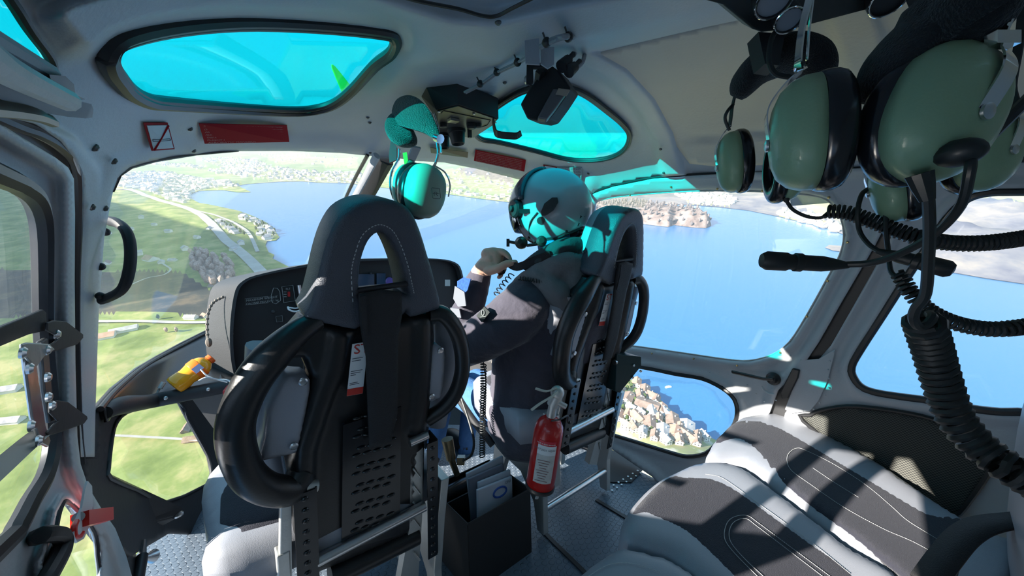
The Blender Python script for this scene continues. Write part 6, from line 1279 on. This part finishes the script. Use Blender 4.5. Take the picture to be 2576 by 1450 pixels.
# piping, sleeve patch, coiled braid on the chest
mb = MB(); mb.prism([P(x, y, 1.335) for x, y in [(1198,795),(1218,772),(1232,786),(1212,812)]], ROT @ Vector((0, 0, -.04))); pt = mb.build('sleeve_patch', mat('patch_dark', (.05,.06,.06), .6), pi, smooth=False)
mb = MB(); rr_ = [P(1215 + math.cos(a) * 3.5, 787 + math.sin(a) * 7, 1.333) for a in [2 * PI * i / 14 for i in range(14)]]; mb.tube(rr_, .0012, 5, closed=True); mb.tube([P(1207, 799, 1.333), P(1222, 797, 1.333)], .0015, 4); mb.build('patch_emblem', mat('patch_pale', (.30,.34,.34), .6), pt)
mb = MB(); mb.prism([P(x, y, 1.475) for x, y in [(1144,720),(1168,735),(1172,770),(1152,772),(1140,752)]], ROT @ Vector((0, 0, -.03))); mb.prism([P(x, y, 1.475) for x, y in [(1132,775),(1155,778),(1160,800),(1142,798)]], ROT @ Vector((0, 0, -.03))); mb.build('reflective_patch', mat('patch_white', (.26,.28,.32), .5), pi, smooth=False)
mb = MB(); mb.prism([P(x, y, 1.48) for x, y in [(1150,708),(1166,698),(1184,702),(1176,730),(1168,740),(1150,722)]], ROT @ Vector((0, 0, -.03))); mb.build('blue_patch', mat('patch_blue', (.03,.12,.40), .7, noise_amt=.6, nscale=150), pi, smooth=False)
mb = MB(); mb.tube(coil([P(1288,690,1.47), P(1262,720,1.45), P(1245,745,1.44)], .010, .0022, .018, seg=8), .0022, 5); mb.tube(coil([P(1305,700,1.42), P(1340,705,1.40), P(1372,712,1.40)], .007, .002, .010, seg=8), .002, 5); mb.build('coiled_lead', cabl, pi)
# ---- hand: palm and five fingers, pinching the collar strap
def FP(*a): return [P(x, y, d) for x, y, d in a]
body('hand', [(FP((1206,690,1.575),(1222,668,1.55),(1238,655,1.53)), [.038,.036,.034]), (FP((1226,640,1.535),(1248,640,1.52),(1252,662,1.52)), [.026,.026,.028]), (FP((1215,672,1.54),(1240,672,1.52)), [.032,.030]),
  (FP((1246,632,1.52),(1264,634,1.50),(1276,642,1.49),(1283,654,1.485)), [.0145,.013,.0115,.010]),
  (FP((1248,644,1.53),(1266,650,1.52),(1274,660,1.51),(1268,670,1.50)), [.0145,.013,.0115,.010]),
  (FP((1248,658,1.54),(1264,668,1.54),(1268,678,1.53),(1262,686,1.52)), [.014,.0125,.011,.0095]),
  (FP((1240,672,1.55),(1256,684,1.55),(1260,692,1.54),(1255,698,1.53)), [.0125,.011,.010,.0085]),
  (FP((1228,682,1.51),(1252,676,1.48),(1275,664,1.465),(1296,661,1.462)), [.020,.0165,.0145,.0115])], skin, .0035, 3)
mb = MB(); mb.ball(P(1293, 659, 1.448), (.009, .0035, .006), ROT, nu=10, nv=6); mb.build('thumb_nail', mat('nail', (.7,.48,.40), .3), pi)
body('hand', [(FP((1290,900,2.0),(1270,905,2.02)), [.04,.035]), (FP((1270,905,2.02),(1250,912,2.02),(1244,922,2.0)), [.016,.013,.010]), (FP((1270,898,2.02),(1248,902,2.02),(1240,912,2.0)), [.016,.013,.010]), (FP((1275,890,2.02),(1252,892,2.02),(1242,900,2.0)), [.016,.013,.010]), (FP((1280,885,2.02),(1258,884,2.02),(1248,890,2.0)), [.015,.012,.010]), (FP((1285,890,1.98),(1266,880,1.96),(1252,880,1.95)), [.018,.015,.011])], skin, .005, 3)
mb = MB(); mb.loft(belt(spl([P(1268,655,1.50), P(1300,672,1.45), P(1345,655,1.42), P(1385,640,1.40)], 5), .03, .006, ROT @ Vector((0, 1, .3)))); mb.tube(spl([P(1255,692,1.5), P(1268,686,1.5), P(1262,676,1.5)], 4), .005, 6); mb.build('chin_strap', belt_m, pi)
# ---- face (only chin and cheek can be seen between helmet and collar) and helmet
hc = P(1384, 528, 1.58)
HF = (ROT @ Vector((-.80, -.10, -.55))).normalized(); HU = (ROT @ Vector((.06, 1, .10))).normalized(); HU = (HU - HF * HU.dot(HF)).normalized(); HR = HF.cross(HU)    # HR points to the pilot's right, away from us
HM = Matrix((HF, HR, HU)).transposed()
def hp(a, b, c): return hc + HM @ Vector((a, b, c))
mb = MB(); mb.ball(hp(.02, 0, -.01), (.115, .088, .135), HM, 28, 20); hdm = mb.build('head', skin, pi, sharp=None)
mb = MB(); mb.ball(hp(.133, 0, -.02), (.018, .013, .022), HM); mb.ball(hp(.11, 0, -.085), (.028, .036, .028), HM); mb.ball(hp(.128, 0, -.062), (.008, .022, .005), HM); mb.build('nose_and_chin', skin, hdm, sharp=None)
for s_ in (-1, 1):
    mb = MB(); mb.ball(hp(.118, s_ * .034, .012), (.010, .013, .009), HM); mb.build('eye', white, hdm)
# shell: ellipsoid cut by the face opening and the neck line
def shell_pt(th, ph, k=1.0):       # th from crown, ph round from the front
    R_ = Vector((.176 if math.cos(ph) < 0 else .166, .140, .165)) * k; st_ = math.sin(th)
    return Vector((R_.x * st_ * math.cos(ph), R_.y * st_ * math.sin(ph), R_.z * math.cos(th)))
mb = MB(); rg = []; NU = 64
def low(ph):                       # lower edge of the shell: high over the face, deep over ears and nape
    a = abs((ph + PI) % (2 * PI) - PI); t = min(1, max(0, (a - .55) / .40)); t = t * t * (3 - 2 * t); e = min(1, max(0, (a - 2.1) / .9)); return (1 - t) * 1.12 + t * (2.52 - .28 * e)
for j in range(25):
    rg.append([hc + HM @ shell_pt(max(.001, low(2 * PI * i / NU) * j / 24), 2 * PI * i / NU) for i in range(NU)])
inn = [[hc + (p - hc) * .93 for p in r] for r in rg[::-1]]
mb.loft(rg + inn, cap=True); hs = mb.build('helmet', helm_m, pi, sharp=None); hs['label'] = 'light grey flight helmet with black visor cover'
mb = MB(); ed = rg[-1]; mb.tube([hc + (p - hc) * .985 for p in ed], .0065, 8, closed=True); mb.build('edge_trim', rubber, hs)
# dark visor cover over the brow
vc = mat('visor_cover', (.03,.05,.07), .25, coat=.4); mb = MB(); rg = []
for j in range(15):
    th = .03 + 1.34 * j / 14; rg.append([hc + HM @ shell_pt(th, -1.32 + 2.64 * i / 24, 1.055 + .015 * math.sin(PI * i / 24)) for i in range(25)])
v = [p for r in rg for p in r]; f = [(i * 25 + j, i * 25 + j + 1, (i + 1) * 25 + j + 1, (i + 1) * 25 + j) for i in range(14) for j in range(24)]
o = mk('visor_cover', v, f, vc, hs); md = o.modifiers.new('t', 'SOLIDIFY'); md.thickness = .012; md.offset = 0
mb = MB(); rg = []
for j in range(11):
    th = 1.25 + .72 * j / 10; rg.append([hc + HM @ shell_pt(th, -1.15 + 2.3 * i / 20, 1.08) for i in range(21)])
v = [p for r in rg for p in r]; f = [(i * 21 + j, i * 21 + j + 1, (i + 1) * 21 + j + 1, (i + 1) * 21 + j) for i in range(10) for j in range(20)]
vg = glassmat('smoked_visor', (.16,.18,.20), .3); o = mk('visor', v, f, vg, hs); md = o.modifiers.new('t', 'SOLIDIFY'); md.thickness = .002
def onh(px, py, k=1.03):           # point on the helmet's near side under a pixel
    r = ray(px, py); A = HM.transposed() @ (EYE - hc); B = HM.transposed() @ r; S_ = Vector((.171 * k, .140 * k, .165 * k)); a = Vector([A[i] / S_[i] for i in range(3)]); b = Vector([B[i] / S_[i] for i in range(3)])
    qa = b.dot(b); qb = 2 * a.dot(b); qc = a.dot(a) - 1; d = qb * qb - 4 * qa * qc; t = (-qb - math.sqrt(max(d, 0))) / (2 * qa); p = EYE + r * t
    n = HM @ Vector([(A[i] + B[i] * t) / S_[i] ** 2 for i in range(3)]); return p, n.normalized()
def hpatch(name, pts, m, k=1.012, h=.004):
    mb = MB(); c_ = [onh(x, y, k) for x, y in pts]; n_ = sum((q[1] for q in c_), Vector()).normalized(); cc_ = onh(sum(x for x, y in pts) / len(pts), sum(y for x, y in pts) / len(pts), k)[0] + n_ * h
    top = [p + n * h for p, n in c_]; N = len(pts); mb.add([p - n * .01 for p, n in c_] + top + [cc_], [(i, (i + 1) % N, N + (i + 1) % N, N + i) for i in range(N)] + [(N + i, N + (i + 1) % N, 2 * N) for i in range(N)]); return mb.build(name, m, hs, sharp=30)
hpatch('velcro_patch', [(1460,517),(1484,518),(1482,545),(1476,574),(1452,568),(1458,545)], fleece, 1.0, .004)
hpatch('black_dot', [(1361 + 9.5 * math.cos(a), 555 + 9.5 * math.sin(a)) for a in [2 * PI * i / 14 for i in range(14)]], rubber, 1.0, .004)
hpatch('cable_clip', [(1364,533),(1372,514),(1390,500),(1402,500),(1404,510),(1392,530),(1374,542),(1366,542)], rubber, 1.0, .016)
mb = MB(); q, n_ = onh(1300, 526, 1.03); mb.lathe([(.036,-.02),(.036,.012),(.030,.020),(.014,.022),(.012,.032),(.006,.034)], q, n_, 22); mb.build('visor_knob', rubber, hs)
mb = MB(); q, n_ = onh(1298, 552, 1.02); mb.lathe([(.014,-.01),(.014,.010),(.006,.014)], q, n_, 14); mb.build('screw', steel, hs)
mb = MB(); q, n_ = onh(1322, 532, 1.02); mb.box(q + n_ * .006, (.04, .016, .014), ROT); mb.build('visor_latch', rubber, hs, smooth=False)
for (x, y) in [(1425,582),(1453,583),(1463,583),(1478,584),(1331,598)]:
    mb = MB(); q, n_ = onh(x, y, 1.0); mb.lathe([(.0055,-.01),(.0055,.003),(.002,.004)], q, n_, 10); mb.build('screw', rubber, hs)
mb = MB(); mb.tube(spl([onh(1352,535,1.02)[0], onh(1334,560,1.02)[0], onh(1332,590,1.02)[0], P(1345,610,1.44)], 5), .003, 6); mb.build('helmet_cable', rubber, hs)
# microphone boom
mb = MB(); mb.lathe([(.024,0),(.024,.012),(.018,.018),(.010,.030)], P(1312,612,1.46), ROT @ Vector((-.2,.1,1)), 18); mb.lathe([(.02,0),(.02,.01),(.01,.02)], P(1362,608,1.44), ROT @ Vector((0,.1,1)), 16); mb.tube([P(1300,612,1.47), P(1278,608,1.48)], .006, 8); mb.box(P(1278,611,1.48), (.012, .03, .012), ROT); mb.tube([P(1325,618,1.45), P(1370,612,1.44)], .006, 8); mb.build('boom_microphone', mat('mic_dark', (.04,.045,.04), .35, .4), hs)
# shoes
for (x, y, d) in [(1090, 1160, 2.18), (1170, 1150, 2.33)]:
    q = P(x, y, d); q.z = .05; mb = MB(); mb.ball(q + Vector((-.02, .05, 0)), (.045, .13, .045), nu=18, nv=12, ex=.8); mb.build('shoe', rubber, pi, sharp=None)
